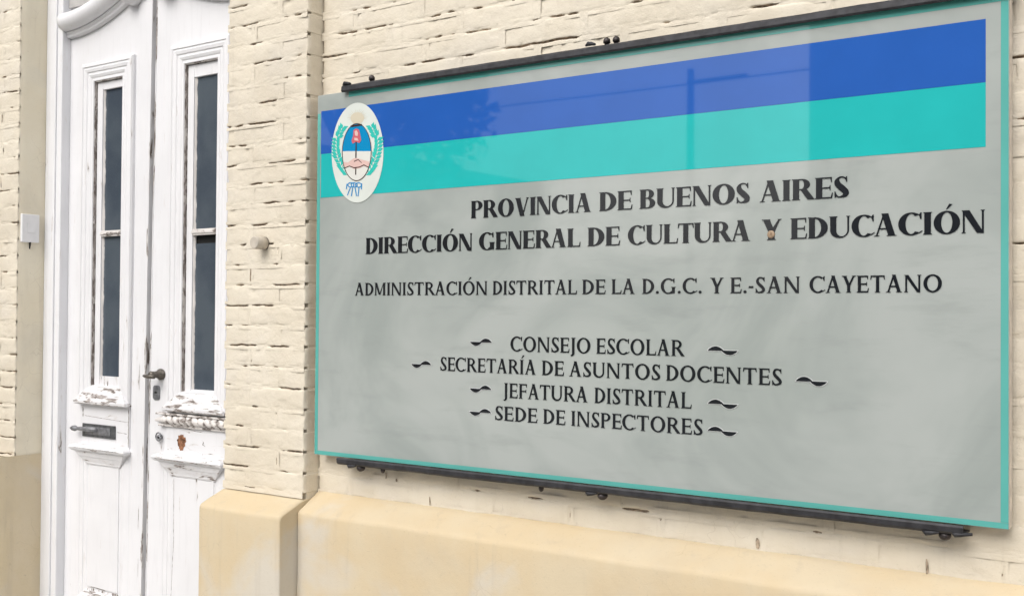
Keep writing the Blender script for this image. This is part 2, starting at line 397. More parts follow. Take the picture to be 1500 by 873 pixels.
# ------------------------------------------------------------------ door
door = empty('double_door', (-3.42, .13, .15), 'tall weathered white wooden double door with narrow dark glass panes', 'door')
D = .13
def loc_to(parent, o):                     # child stays in world coordinates under parents given in world coordinates
    return o
def dpart(bm, name, mat, parent, smooth=False, label=None, kind=None):
    o = fin(name, bm, mat, None, smooth); o.parent = parent
    o.location = -door.location if parent is door else (0, 0, 0)
    if label: o['label'] = label
    if kind: o['kind'] = kind
    return o
# frame (jambs and head)
bm = bmesh.new()
for s, x in ((1, XL+.003), (-1, XR-.001)):
    def X(a): return x+s*a
    def bx(a, b, y0, z0=.15, z1=2.95, wr=0, bev=.003): box(bm, min(X(a), X(b)), max(X(a), X(b)), y0, .20, z0, z1, wr, bev)
    bx(0, .030, .092, wr=.12); bx(.0305, .068, .089, wr=.06, bev=.004); bx(.0685, .102, .094, wr=.1, bev=.004)
box(bm, XL+.1065, XR-.1045, .094, .2, 2.84, 2.95, 0, .004)
box(bm, XL+.004, XR-.002, .06, .34, 0, .149, .2, .006)
dpart(bm, 'door_frame', M['jamb'], door)
def mould(x0, x1, z0, z1, prof, side_wear=(.0, .0, .0, .0), order='TBLR', jag=0):
    """mitred rectangular moulding; prof = [(inset, y)] ; sides top,bottom,left,right"""
    bm = bmesh.new(); L = wl(bm)
    def corners(i, y): return [(x0+i, y, z1-i), (x1-i, y, z1-i), (x1-i, y, z0+i), (x0+i, y, z0+i)]
    for si, name in ((0, 'T'), (1, 'R'), (2, 'B'), (3, 'L')):
        wv = dict(zip('TBLR', side_wear))[name]
        seg = 24; prev = None
        for i, y in prof:
            c = corners(i, y); a = Vector(c[si]); b = Vector(c[(si+1) % 4]); row = []
            for k in range(seg+1):
                p = a.lerp(b, k/seg); q = p.copy()
                if jag: q.y += jag*NZ(p.x, p.z, i*50, 40); q.z += (jag*NZ(p.x, p.z, i*50+9, 35) if name in 'TB' and 0 < k < seg else 0)
                v = bm.verts.new(q); v[L] = wv*(1.0+.5*NZ(p.x*1, p.z, 3, 12)); row.append(v)
            if prev:
                for k in range(seg): bm.faces.new((prev[k], prev[k+1], row[k+1], row[k]))
            prev = row
    return bm
# (height fraction, end inset, projection) from the bottom up
CAP = [(0, .069, .0), (0, .069, .009), (.10, .064, .012), (.14, .058, .012), (.34, .046, .018), (.38, .040, .020), (.62, .022, .026), (.66, .018, .028), (.80, .010, .033), (.84, .003, .036), (.97, .0, .038), (1, .003, .036), (1, .003, 0)]
CAP = [(h, i, p*.68) for h, i, p in CAP]
SILL = [(0, .004, 0), (0, .003, .028), (.05, .0, .032), (.20, .001, .033), (.24, .006, .030), (.52, .026, .024), (.56, .031, .020), (.80, .050, .014), (.84, .056, .012), (1, .066, .006), (1, .066, 0)]
CORN = [(0, .070, 0), (0, .070, .007), (.08, .064, .010), (.12, .060, .010), (.38, .042, .017), (.42, .038, .020), (.60, .026, .024), (.66, .020, .025), (.70, .008, .032), (.76, .002, .038), (.86, .0, .041), (.95, .004, .038), (1, .010, .032), (1, .010, 0)]
def corbel(x0, x1, prof, z0, z1, wear, jag=.0006):
    bm = bmesh.new(); L = wl(bm); n = 46; prev = None
    for h, ins, pr in prof:
        z = z0+(z1-z0)*h; row = []
        pts = [(x0+ins, D+.001)]+[(x0+ins+(x1-x0-2*ins)*k/n, D-pr) for k in range(n+1)]+[(x1-ins, D+.001)]
        for x, y in pts:
            jz_ = jag*NZ(x, h*9, z0*7, 45)+jag*.6*NZ(x, h*9, z0*7, 130); v = bm.verts.new((x, y+(jag*.8*NZ(x, h*5, 3, 60) if y < D else 0), z+jz_)); v[L] = wear*(1+.6*NZ(x, h*4, z0, 14)); row.append(v)
        if prev:
            for k in range(len(row)-1): bm.faces.new((prev[k], prev[k+1], row[k+1], row[k]))
        prev = row
    return bm
def sliver(bm, pts, y, wmax, seed):
    """irregular narrow flake along a polyline in the door plane"""
    P = []
    for a, b in zip(pts, pts[1:]):
        n = max(2, int((Vector(b)-Vector(a)).length/.004))
        P += [Vector(a).lerp(Vector(b), i/n) for i in range(n)]
    P.append(Vector(pts[-1])); n = len(P); prev = None
    for i, p in enumerate(P):
        t = (P[min(n-1, i+1)]-P[max(0, i-1)]).normalized(); nn = Vector((-t.y, t.x))
        e = min(1, min(i, n-1-i)/3+.15)
        wa = wmax*e*max(.12, .5+.9*NZ(i*.35, seed, 1)); wb = wmax*e*max(.12, .5+.9*NZ(i*.35, seed, 7))
        a = p+nn*wa; b = p-nn*wb
        cur = (bm.verts.new((a.x, y, a.y)), bm.verts.new((b.x, y, b.y)))
        if prev: bm.faces.new((prev[0], prev[1], cur[1], cur[0]))
        prev = cur
PROF_S = [(-.001, D+.004), (-.0005, D-.004), (.004, D-.0065), (.012, D-.0065), (.014, D-.0045), (.022, D-.0055), (.034, D-.0055), (.036, D-.003), (.046, D-.0045), (.055, D-.003), (.058, D-.001), (.068, D-.001), (.070, D+.004)]
PROF_W = [(-.001, D+.004), (-.001, D-.010), (.003, D-.017), (.014, D-.019), (.017, D-.015), (.024, D-.017), (.034, D-.015), (.037, D-.011), (.046, D-.013), (.054, D-.010), (.058, D-.007), (.068, D-.008), (.070, D+.0), (.070, D+.014)]
PROF_L = [(-.001, D+.004), (-.001, D-.030), (.003, D-.036), (.010, D-.038), (.017, D-.035), (.020, D-.024), (.026, D-.023), (.036, D-.020), (.039, D-.013), (.048, D-.012), (.056, D-.007), (.066, D-.006), (.068, D-.001), (.072, D+.006)]
def leaf(x0, x1, wx0, wx1, lx0, lx1, wear_seam, lab, seam_right):
    """x0..x1 leaf; wx window moulding outer; lx lower moulding outer"""
    bm = bmesh.new(); L = wl(bm); t = .045
    zs = [.18, .40, 1.003, 1.157, 2.441, 2.84]
    wi0, wi1, wz0, wz1 = wx0+.068, wx1-.068, 1.225, 2.373
    # stiles and rails butted round the glazed opening
    box(bm, x0, wi0, D, D+t, .18, 2.84, .05, .0); box(bm, wi1, x1, D, D+t, .18, 2.84, .05, .0)
    box(bm, wi0, wi1, D, D+t, .18, wz0, .05, .0); box(bm, wi0, wi1, D, D+t, wz1, 2.84, 0, .0)
    # slanting meeting edge
    for v in bm.verts:
        if seam_right and abs(v.co.x-x1) < 1e-5: v.co.x += (v.co.z-.45)*.012
        if (not seam_right) and abs(v.co.x-x0) < 1e-5: v.co.x += (v.co.z-.45)*.012
    bmesh.ops.remove_doubles(bm, verts=bm.verts, dist=1e-6)
    lf = dpart(bm, 'door_leaf', M['door_v'], door, label=lab)
    # glazed part
    mo = dpart(mould(wx0, wx1, 1.157, 2.441, PROF_W, (.05, .1, .10, .12), jag=.0004), 'window_moulding', M['door_v'], lf)
    dpart(corbel(wx0-.002, wx1+.003, SILL, 1.156, 1.224, .36, .0016), 'sill_moulding', M['door_h'], lf, label='peeling sloped sill under the glass')
    sx0, sx1 = wi0+.001, wi1+.012
    gx0 = wi0+.062; ys = D+.012
    return lf, (wi0, wi1, wz0, wz1)
leaf1, W1 = leaf(-3.914, -3.430, -3.820, -3.506, -3.83, -3.50, .3, 'left leaf with letter slot', True)
leaf2, W2 = leaf(-3.412, -2.934, -3.290, -2.975, -3.33, -2.975, .3, 'right leaf with handle and carved ledge', False)
def reworld(o): return o
def glazing(lf, W, gx0, gz1, muntin, gz0, tilt_gap):
    a, b, z0, z1 = W; ys = D+.006
    # dirty side lining of the opening
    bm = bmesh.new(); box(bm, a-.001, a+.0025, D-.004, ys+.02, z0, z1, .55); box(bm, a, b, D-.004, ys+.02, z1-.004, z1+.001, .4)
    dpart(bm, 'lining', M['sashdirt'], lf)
    bm = bmesh.new()
    gr = b-.014
    box(bm, a+.006, gx0, ys, ys+.022, z0, z1-.006, .10, .0015)
    box(bm, gr, b+.02, ys, ys+.022, z0, z1-.006, .10)
    box(bm, gx0, gr, ys+.001, ys+.022, gz1, z1-.006, .10, .0012); box(bm, gx0, gr, ys+.001, ys+.022, z0, gz0, .24, .0012)
    dpart(bm, 'sash', M['door_v'], lf)
    bm = bmesh.new(); box(bm, gx0+.0005, gr-.0005, ys-.003, ys+.012, muntin-.011, muntin+.011, .36, .002); box(bm, gx0+.0005, gr-.0005, ys-.007, ys-.003, muntin-.004, muntin+.004, .5, .001)
    dpart(bm, 'muntin', M['door_old'], lf)
    for (p0, p1, dy) in ((gz0, muntin-.011-tilt_gap, 0), (muntin+.011, gz1, 0)):
        bm = bmesh.new(); box(bm, gx0, gr, ys+.011, ys+.015, p0, p1); dpart(bm, 'pane', M['glass'], lf)
    # ragged old putty along the glass
    bm = bmesh.new(); n = 130; prev = None
    for i in range(n+1):
        z = gz0+(gz1-gz0)*i/n; wd = .004+.0045*max(0, NZ(z, 3, gx0, 23)+.3)+.002*NZ(z, 8, gx0, 90)
        cur = [bm.verts.new((gx0-.001, ys+.004, z)), bm.verts.new((gx0+wd*.5, ys+.006, z)), bm.verts.new((gx0+wd, ys+.0112, z))]
        if prev:
            for k in range(2): bm.faces.new((prev[k], prev[k+1], cur[k+1], cur[k]))
        prev = cur
    dpart(bm, 'putty', M['door_old'], lf, True)
    if tilt_gap:
        bm = bmesh.new(); box(bm, gx0, gr, ys+.02, ys+.024, muntin-.011-tilt_gap, muntin-.011); dpart(bm, 'vent_gap', M['black'], lf)
glazing(leaf1, W1, -3.714, 2.338, 1.795, 1.262, 0)
glazing(leaf2, W2, -3.184, 2.323, 1.781, 1.235, .028)
for lf, x0, x1 in ((leaf1, -3.832, -3.500), (leaf2, -3.332, -2.972)):
    dpart(mould(x0+.008, x1-.006, .40, 1.003, PROF_S, (.1, .4, .06, .1)), 'lower_moulding', M['door_v'], lf)
    dpart(corbel(x0-.006, x1+.004, CORN, .930, 1.004, .26, .0016), 'cornice', M['door_h'], lf)
    dpart(corbel(x0, x1, SILL, .398, .46, .42, .0016), 'foot_moulding', M['door_h'], lf)
    bm = bmesh.new(); box(bm, x0+.0725, x1-.0725, D-.005, D+.01, .473, .930, .06, .002); dpart(bm, 'raised_panel', M['door_v'], lf)
    # frieze board between the mouldings
    bm = bmesh.new(); box(bm, x0+.035, x1-.010, D-.007, D+.01, 1.0035, 1.1565, .16, .002)
    dpart(bm, 'frieze_board', M['door_h'], lf)
# cover strip along the meeting edge of the left leaf
bm = bmesh.new(); L = wl(bm); n = 60
for (a, b, y, wr) in ((-.078, -.006, D-.007, .12), (-.006, .004, D-.009, .36)):
    prev = None
    for i in range(n+1):
        z = .18+2.66*i/n; xb = -3.430+(z-.45)*.012
        cur = [bm.verts.new((xb+a, D+.001, z)), bm.verts.new((xb+a+.001, y, z)), bm.verts.new((xb+b-.001+.001*NZ(z, 1, 2, 20), y, z)), bm.verts.new((xb+b, D+.03, z))]
        for v in cur: v[L] = wr*(1-.5*(z > 2.1))
        if prev:
            for k in range(3): bm.faces.new((prev[k], prev[k+1], cur[k+1], cur[k]))
        prev = cur
dpart(bm, 'cover_strip', M['door_v'], leaf1)
bm = bmesh.new(); prev = None; L = wl(bm)
for i in range(n+1):
    z = .18+2.66*i/n; xb = -3.412+(z-.45)*.012
    cur = [bm.verts.new((xb-.0005, D+.03, z)), bm.verts.new((xb-.0005, D-.002, z)), bm.verts.new((xb+.004, D-.0025, z)), bm.verts.new((xb+.0045, D+.001, z))]
    for v in cur: v[L] = .42
    if prev:
        for k in range(3): bm.faces.new((prev[k], prev[k+1], cur[k+1], cur[k]))
    prev = cur
dpart(bm, 'worn_edge', M['door_v'], leaf2)
bm = bmesh.new(); box(bm, -3.46, -3.36, D+.046, D+.05, .18, 2.84); dpart(bm, 'rebate', M['bare'], leaf2)
# curved head moulding rising to a scroll, one on each leaf
def arch(lf, mir):
    bm = bmesh.new(); P = [(-.002, .001), (-.001, .016), (.004, .020), (.010, .017), (.013, .022), (.018, .026), (.021, .024)]
    P += [(.056-.036*math.cos(t*math.pi/12), .024+.040*math.sin(t*math.pi/12)) for t in range(0, 13)] + [(.094, .001)]
    n = 30; prev = None; L = wl(bm)
    for i in range(n+1):
        s = i/n; x = -3.913+s*.405
        zl = 2.557+.105*max(0, (s-.05))**1.9
        ds = .105*1.9*max(0, s-.05)**.9/.405; nn = Vector((-ds, 1)).normalized()
        cur = []
        for a, b in P:
            X = x+nn.x*a*1.0; Z = zl+nn.y*a
            if mir: X = -6.808-X
            cur.append(bm.verts.new((X, D-b, Z)))
        for v in cur: v[L] = .02
        if prev:
            for k in range(len(P)-1): bm.faces.new((prev[k], prev[k+1], cur[k+1], cur[k]))
        else: bm.faces.new(cur)
        prev = cur
    bm.faces.new(prev)
    dpart(bm, 'arched_moulding', M['door_v'], lf, True)
    bm = bmesh.new(); c = -3.492
    def mx(x): return -6.808-x if mir else x
    tube(bm, [((mx(c-.012), D, 2.655), .050, .036), ((mx(c-.010), D-.03, 2.655), .048, .034), ((mx(c-.008), D-.05, 2.655), .038, .027), ((mx(c-.006), D-.060, 2.655), .018, .013)], 20)
    tube(bm, [((mx(c+.045), D, 2.665), .02, .03), ((mx(c+.045), D-.022, 2.665), .018, .028), ((mx(c+.045), D-.03, 2.665), .008, .014)], 16)
    dpart(bm, 'scroll', M['door_v'], lf, True)
    bm = bmesh.new(); a0, a1 = (-3.912, -3.56); b0, b1 = sorted((mx(a0), mx(a1))); box(bm, b0, b1, D-.012, D-.0005, 2.672, 2.838); dpart(bm, 'head_board', M['dust'], lf, label='dusty grey board above the curve')
arch(leaf1, False); arch(leaf2, True)
# letter slot
bm = bmesh.new(); box(bm, -3.790, -3.588, D-.0125, D-.0075, 1.034, 1.083, 0, .0015); sp = dpart(bm, 'letter_slot', M['plate'], leaf1, label='tarnished grey letter slot plate')
bm = bmesh.new(); box(bm, -3.765, -3.612, D-.0155, D-.0128, 1.044, 1.073, 0, .001)
tube(bm, [((-3.690, D-.016, 1.064), .004), ((-3.700, D-.019, 1.064), .009), ((-3.745, D-.022, 1.063), .009), ((-3.785, D-.025, 1.063), .008), ((-3.800, D-.027, 1.063), .006), ((-3.812, D-.028, 1.063), .011), ((-3.824, D-.029, 1.063), .010), ((-3.842, D-.030, 1.063), .002)], 14)
dpart(bm, 'slot_flap', M['steel'], leaf1, True)
# handle, escutcheon, round lock
bm = bmesh.new(); hx, hz = -3.338, 1.282
tube(bm, [((hx, D, hz), .024, .020), ((hx, D-.006, hz), .024, .020), ((hx, D-.010, hz), .016, .014), ((hx, D-.030, hz), .011), ((hx, D-.044, hz), .013), ((hx, D-.050, hz-.001), .008)], 18)
tube(bm, [((hx+.022, D-.044, hz-.010), .004, .004), ((hx+.012, D-.047, hz-.006), .009, .008), ((hx-.015, D-.047, hz-.006), .010, .008), ((hx-.030, D-.045, hz-.006), .008, .006), ((hx-.044, D-.040, hz-.005), .006, .005), ((hx-.052, D-.036, hz-.004), .002, .002)], 14)
dpart(bm, 'handle', M['bronze'], leaf2, True, label='dark bronze lever handle')
bm = bmesh.new(); rings = []
for (gy, gi) in ((D, 0), (D-.0035, 0), (D-.0050, .0018)):
    r = []
    for k in range(24):
        a = 2*math.pi*k/24; ca, sa = math.cos(a), math.sin(a); rr_ = .012-gi
        r.append(bm.verts.new((-3.361+math.copysign(.019-.012, ca)+rr_*ca, gy, 1.216+math.copysign(.026-.012, sa)+rr_*sa)))
    rings.append(r)
for a, b in zip(rings, rings[1:]):
    for k in range(24): bm.faces.new((a[k], a[(k+1) % 24], b[(k+1) % 24], b[k]))
bm.faces.new(rings[-1])
dpart(bm, 'escutcheon', M['steel'], leaf2)
bm = bmesh.new(); tube(bm, [((-3.361, D-.0056, 1.217), .0036), ((-3.361, D-.0045, 1.217), .0036)], 12); box(bm, -3.369, -3.353, D-.0057, D-.0045, 1.2145, 1.2185); dpart(bm, 'keyhole', M['black'], leaf2)
bm = bmesh.new(); cx, cz = -3.336, 1.062
ring = [((cx+.014*math.cos(a*math.pi/10), D-.011, cz+.014*math.sin(a*math.pi/10)), .0028) for a in range(21)]; tube(bm, ring, 8)
tube(bm, [((cx+.001, D, cz-.001), .009), ((cx+.001, D-.012, cz-.001), .008), ((cx+.001, D-.013, cz-.001), .003)], 14)
dpart(bm, 'round_lock', M['steel'], leaf2, True)
bm = bmesh.new(); tube(bm, [((cx+.002, D-.0128, cz-.002), .0045), ((cx+.002, D-.0136, cz-.002), .0045)], 10); dpart(bm, 'lock_hole', M['black'], leaf2)
# carved ledge on right leaf
bm = bmesh.new(); L = wl(bm); n = 240; x0, x1 = -3.352, -2.95; prev = None; Rn = 14
for i in range(n+1):
    s = i/n; x = x0+(x1-x0)*s; tp = min(1, (x-x0)/.065)
    cur = []
    for k in range(Rn+1):
        th = -math.pi/2+math.pi*k/Rn
        ph = (x/.034)*2*math.pi+th*1.25
        rid = (.5+.5*math.sin(ph)); rid = rid**.6
        rr = (.010+.0085*tp) * ((.80+.22*rid) if tp > .85 else 1.0)
        v = bm.verts.new((x, D-.010-rr*1.25*math.cos(th)*(0.4+.6*tp), 1.127+rr*math.sin(th)*(.5+.5*tp)+.006*(tp-1)))
        v[L] = (.34+.34*(1-rid)) if tp > .85 else .12
        cur.append(v)
    if prev:
        for k in range(Rn): bm.faces.new((prev[k], prev[k+1], cur[k+1], cur[k]))
    prev = cur
box(bm, x0+.02, x1, D-.028, D, 1.1435, 1.150, .5, .001); box(bm, x0+.02, x1, D-.016, D, 1.102, 1.110, .4, .001)
dpart(bm, 'carved_ledge', M['door_old'], leaf2, True, label='weathered ledge carved like twisted rope')
# rust patch and peeled spots
bm = bmesh.new(); cx, cz = -3.214, 1.052; vs_ = []
for k in range(44):
    a = 2*math.pi*k/44; r = .023*(1+.55*NZ(math.cos(a)*1.7, math.sin(a)*1.7, 5.3, 1.6)+.30*NZ(math.cos(a)*2.6, math.sin(a)*2.6, 1, 1.5)+.12*NZ(math.cos(a)*6, math.sin(a)*6, 1, 1.5)); vs_.append(bm.verts.new((cx+r*.95*math.cos(a), D-.0078, cz+r*1.25*math.sin(a))))
c = bm.verts.new((cx, D-.0086, cz))
for k in range(44): bm.faces.new((c, vs_[k], vs_[(k+1) % 44]))
dpart(bm, 'bare_patch', M['rust'], leaf2, label='rust brown patch of bare wood')
def flakes(lf, items):
    bm = bmesh.new()
    for i, (y, wmax, pts) in enumerate(items): sliver(bm, pts, y, wmax, i*3.3+1)
    dpart(bm, 'peeled_cracks', M['bare'], lf, kind='stuff')
F = D-.0076
flakes(leaf1, [(F, .0028, [(-3.513, 1.156), (-3.514, 1.10), (-3.513, 1.01)]), (F, .0030, [(-3.794, 1.15), (-3.793, 1.105)]),
    (D-.0006, .0022, [(-3.823, 1.165), (-3.80, 1.19), (-3.765, 1.214), (-3.745, 1.222)]), (F, .0010, [(-3.79, 1.112), (-3.70, 1.108), (-3.60, 1.104), (-3.515, 1.101)]),
    (F, .0012, [(-3.585, 1.062), (-3.52, 1.058)]), (D-.0338, .0014, [(-3.81, 1.1605), (-3.66, 1.1595), (-3.512, 1.1600)]), (D-.0415, .0012, [(-3.81, .994), (-3.66, .9935), (-3.52, .993)]),
    (D-.0006, .0012, [(-3.832, .998), (-3.80, .963)]), (D-.0006, .0016, [(-3.5, 1.0), (-3.502, .93), (-3.501, .75)]), (D-.0078, .0016, [(-3.448, .80), (-3.45, .72)]), (D-.0078, .0012, [(-3.452, 1.32), (-3.451, 1.22)]),
    (D-.0078, .0012, [(-3.447, .62), (-3.448, .55)]), (D-.0058, .0016, [(-3.735, .4755), (-3.64, .473)]), (D-.0076, .0025, [(-3.86, .47), (-3.857, .458)]), (D-.0006, .0009, [(-3.822, 2.445), (-3.66, 2.4445), (-3.506, 2.4435)])])
flakes(leaf2, [(D-.0006, .0022, [(-3.298, 1.162), (-3.27, 1.19), (-3.235, 1.218)]), (F, .0022, [(-3.325, 1.045), (-3.323, 1.01)]), (F, .004, [(-3.29, 1.02), (-3.282, 1.021)]), (F, .0022, [(-3.105, 1.065), (-3.095, 1.058), (-3.10, 1.05), (-3.085, 1.045)]),
    (F, .0016, [(-3.04, 1.04), (-3.038, 1.034)]), (F, .0015, [(-3.10, 1.02), (-3.098, 1.013)]), (F, .0012, [(-3.16, 1.095), (-3.10, 1.092)]), (D-.0338, .0013, [(-3.28, 1.1605), (-3.12, 1.161), (-2.99, 1.160)]),
    (D-.0415, .0014, [(-3.32, .990), (-3.15, .9895), (-2.99, .989)]), (D-.0058, .0011, [(-3.254, .925), (-3.252, .70), (-3.258, .60), (-3.263, .50)]), (D-.0006, .0024, [(-2.99, .98), (-3.03, .935)]),
    (D-.016, .0018, [(-3.08, 1.205), (-3.085, 1.18)]), (D-.0006, .0009, [(-3.292, 2.445), (-3.13, 2.4445), (-2.975, 2.4435)]), (D-.0230, .0010, [(-3.22, 1.178), (-3.12, 1.177), (-3.01, 1.178)])])
bm = bmesh.new(); vs_ = []
for k in range(26):
    a = 2*math.pi*k/26; r = 1+.35*NZ(math.cos(a), math.sin(a), 2, 2.2); vs_.append(bm.verts.new((-3.70+.045*r*math.cos(a), D-.0400, .392+.018*r*math.sin(a)+.012)))
bm.faces.new(vs_); dpart(bm, 'bare_patch', M['bare'], leaf1)
for ch in (leaf1, leaf2):
    pass
# dark hallway behind the door
bm = bmesh.new(); box(bm, XL-.3, XR+.3, 1.2, 1.25, 0, 3.1); box(bm, XL-.3, XL-.25, .36, 1.2, 0, 3.1); box(bm, XR+.25, XR+.3, .43, 1.2, 0, 3.1); box(bm, XL-.3, XR+.3, .43, 1.25, 3.1, 3.15)
part(bm, 'hallway', M['tan'], wall)

# ------------------------------------------------------------------ sign
SX0, SX1, SZ0, SZ1 = -2.438, -.4965, 1.0814, 2.155
sign = empty('wall_sign', (-1.467, 0, SZ0), 'large grey official sign with blue and teal bands and black serif lettering', 'sign')
def sheet(x0, x1, z0, z1, y, mat, name, label=None, th=.0004):
    bm = bmesh.new(); box(bm, x0, x1, y, y+th, z0, z1); return part(bm, name, mat, sign, False, label)
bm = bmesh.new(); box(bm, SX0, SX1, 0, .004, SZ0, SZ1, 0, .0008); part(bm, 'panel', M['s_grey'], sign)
bm = bmesh.new(); box(bm, SX0+.001, SX1-.0006, .0042, .034, SZ0+.001, SZ1-.001, 0, .001); part(bm, 'backing_board', M['s_side'], sign)
Y1, Y2, Y3, Y4 = -.0006, -.0010, -.0014, -.0018
sheet(-2.4225, -.5407, 1.9782, 2.1066, Y1, M['s_blue'], 'blue_band')
sheet(-2.4215, -.5407, 1.8472, 1.9778, Y1, M['s_teal'], 'teal_band')
for (a, b, c, d) in ((SX0+.001, SX0+.0135, SZ0+.013, 2.10), (SX0+.001, SX1-.001, SZ0+.001, SZ0+.0125), (SX1-.0155, SX1-.001, SZ0+.013, SZ1-.0175), (-2.31, SX1-.001, SZ1-.017, SZ1-.001)):
    sheet(a, b, c, d, Y1, M['s_edge'], 'border_strip')
def polymesh(name, polys, y, mat, parent=None, label=None):
    """union of overlapping 2D polygons (x, z) -> one flat mesh facing the street"""
    V = []; Fc = []; jr = random.Random(len(polys))
    for p in polys:
        ar = sum(p[i][0]*p[(i+1) % len(p)][1]-p[(i+1) % len(p)][0]*p[i][1] for i in range(len(p)))
        if abs(ar) < 1e-12: continue
        if ar < 0: p = p[::-1]
        Fc.append(list(range(len(V), len(V)+len(p)))); V += [Vector((q[0]*40+jr.uniform(-1, 1)*2e-4, q[1]*40+jr.uniform(-1, 1)*2e-4)) for q in p]
    ov, oe, of, _, _, orf = delaunay_2d_cdt(V, [], Fc, 0, 1e-5)
    me = bpy.data.meshes.new(name)
    fs = [tuple(f) for f, src in zip(of, orf) if src]
    me.from_pydata([(v.x/40, y, v.y/40) for v in ov], [], fs)
    return me
# ---- serif alphabet: every glyph is a list of polygons in cap-height units, x to the right
class Face:
    def __init__(s, T, t, se, sh): s.T, s.t, s.se, s.sh = T, t, se, sh
def ell(cx, cy, rx, ry, irx, iry, a0, a1, n=22, icx=None):
    """ring sector as quads, angles in degrees"""
    icx = cx if icx is None else icx; out = []
    for i in range(n):
        p = R(a0+(a1-a0)*i/n); q = R(a0+(a1-a0)*(i+1)/n)
        out.append([(cx+rx*math.cos(p), cy+ry*math.sin(p)), (cx+rx*math.cos(q), cy+ry*math.sin(q)), (icx+irx*math.cos(q), cy+iry*math.sin(q)), (icx+irx*math.cos(p), cy+iry*math.sin(p))])
    return out
def rect(x0, x1, y0, y1): return [(x0, y0), (x1, y0), (x1, y1), (x0, y1)]
def stroke(a, b, w):     # slanted stroke between baseline point a and top point b with horizontal width w
    return [(a[0], a[1]), (a[0]+w, a[1]), (b[0]+w, b[1]), (b[0], b[1])]
def serif(x0, x1, y, d, f):  # foot (d=1) or head (d=-1) serif round the stem x0..x1
    s, h = f.se, f.sh
    return [(x0-s, y), (x1+s, y), (x1+s, y+d*h*.55), (x1, y+d*h*1.8), (x0, y+d*h*1.8), (x0-s, y+d*h*.55)]
def stem(x, f, y0=0, y1=1): return [rect(x, x+f.T, y0, y1), serif(x, x+f.T, 0, 1, f), serif(x, x+f.T, 1, -1, f)]
def sweep(pts, n=28):
    """variable width centre line (x, y, w): smooth spline"""
    P = [Vector((a, b, c)) for a, b, c in pts]; out = []; S = []
    for i in range(len(P)-1):
        p0, p1, p2, p3 = P[max(0, i-1)], P[i], P[i+1], P[min(len(P)-1, i+2)]
        m_ = n//(len(P)-1)
        for k in range(m_+(i == len(P)-2)):
            t = k/m_; S.append(.5*((2*p1)+(p2-p0)*t+(2*p0-5*p1+4*p2-p3)*t*t+(3*p1-p0-3*p2+p3)*t**3))
    E = []
    for i, s in enumerate(S):
        d = S[min(len(S)-1, i+1)]-S[max(0, i-1)]; L_ = math.hypot(d.x, d.y) or 1; nx, ny = -d.y/L_, d.x/L_
        E.append(((s.x+nx*s.z/2, s.y+ny*s.z/2), (s.x-nx*s.z/2, s.y-ny*s.z/2)))
    for a, b in zip(E, E[1:]): out.append([a[0], b[0], b[1], a[1]])
    return out
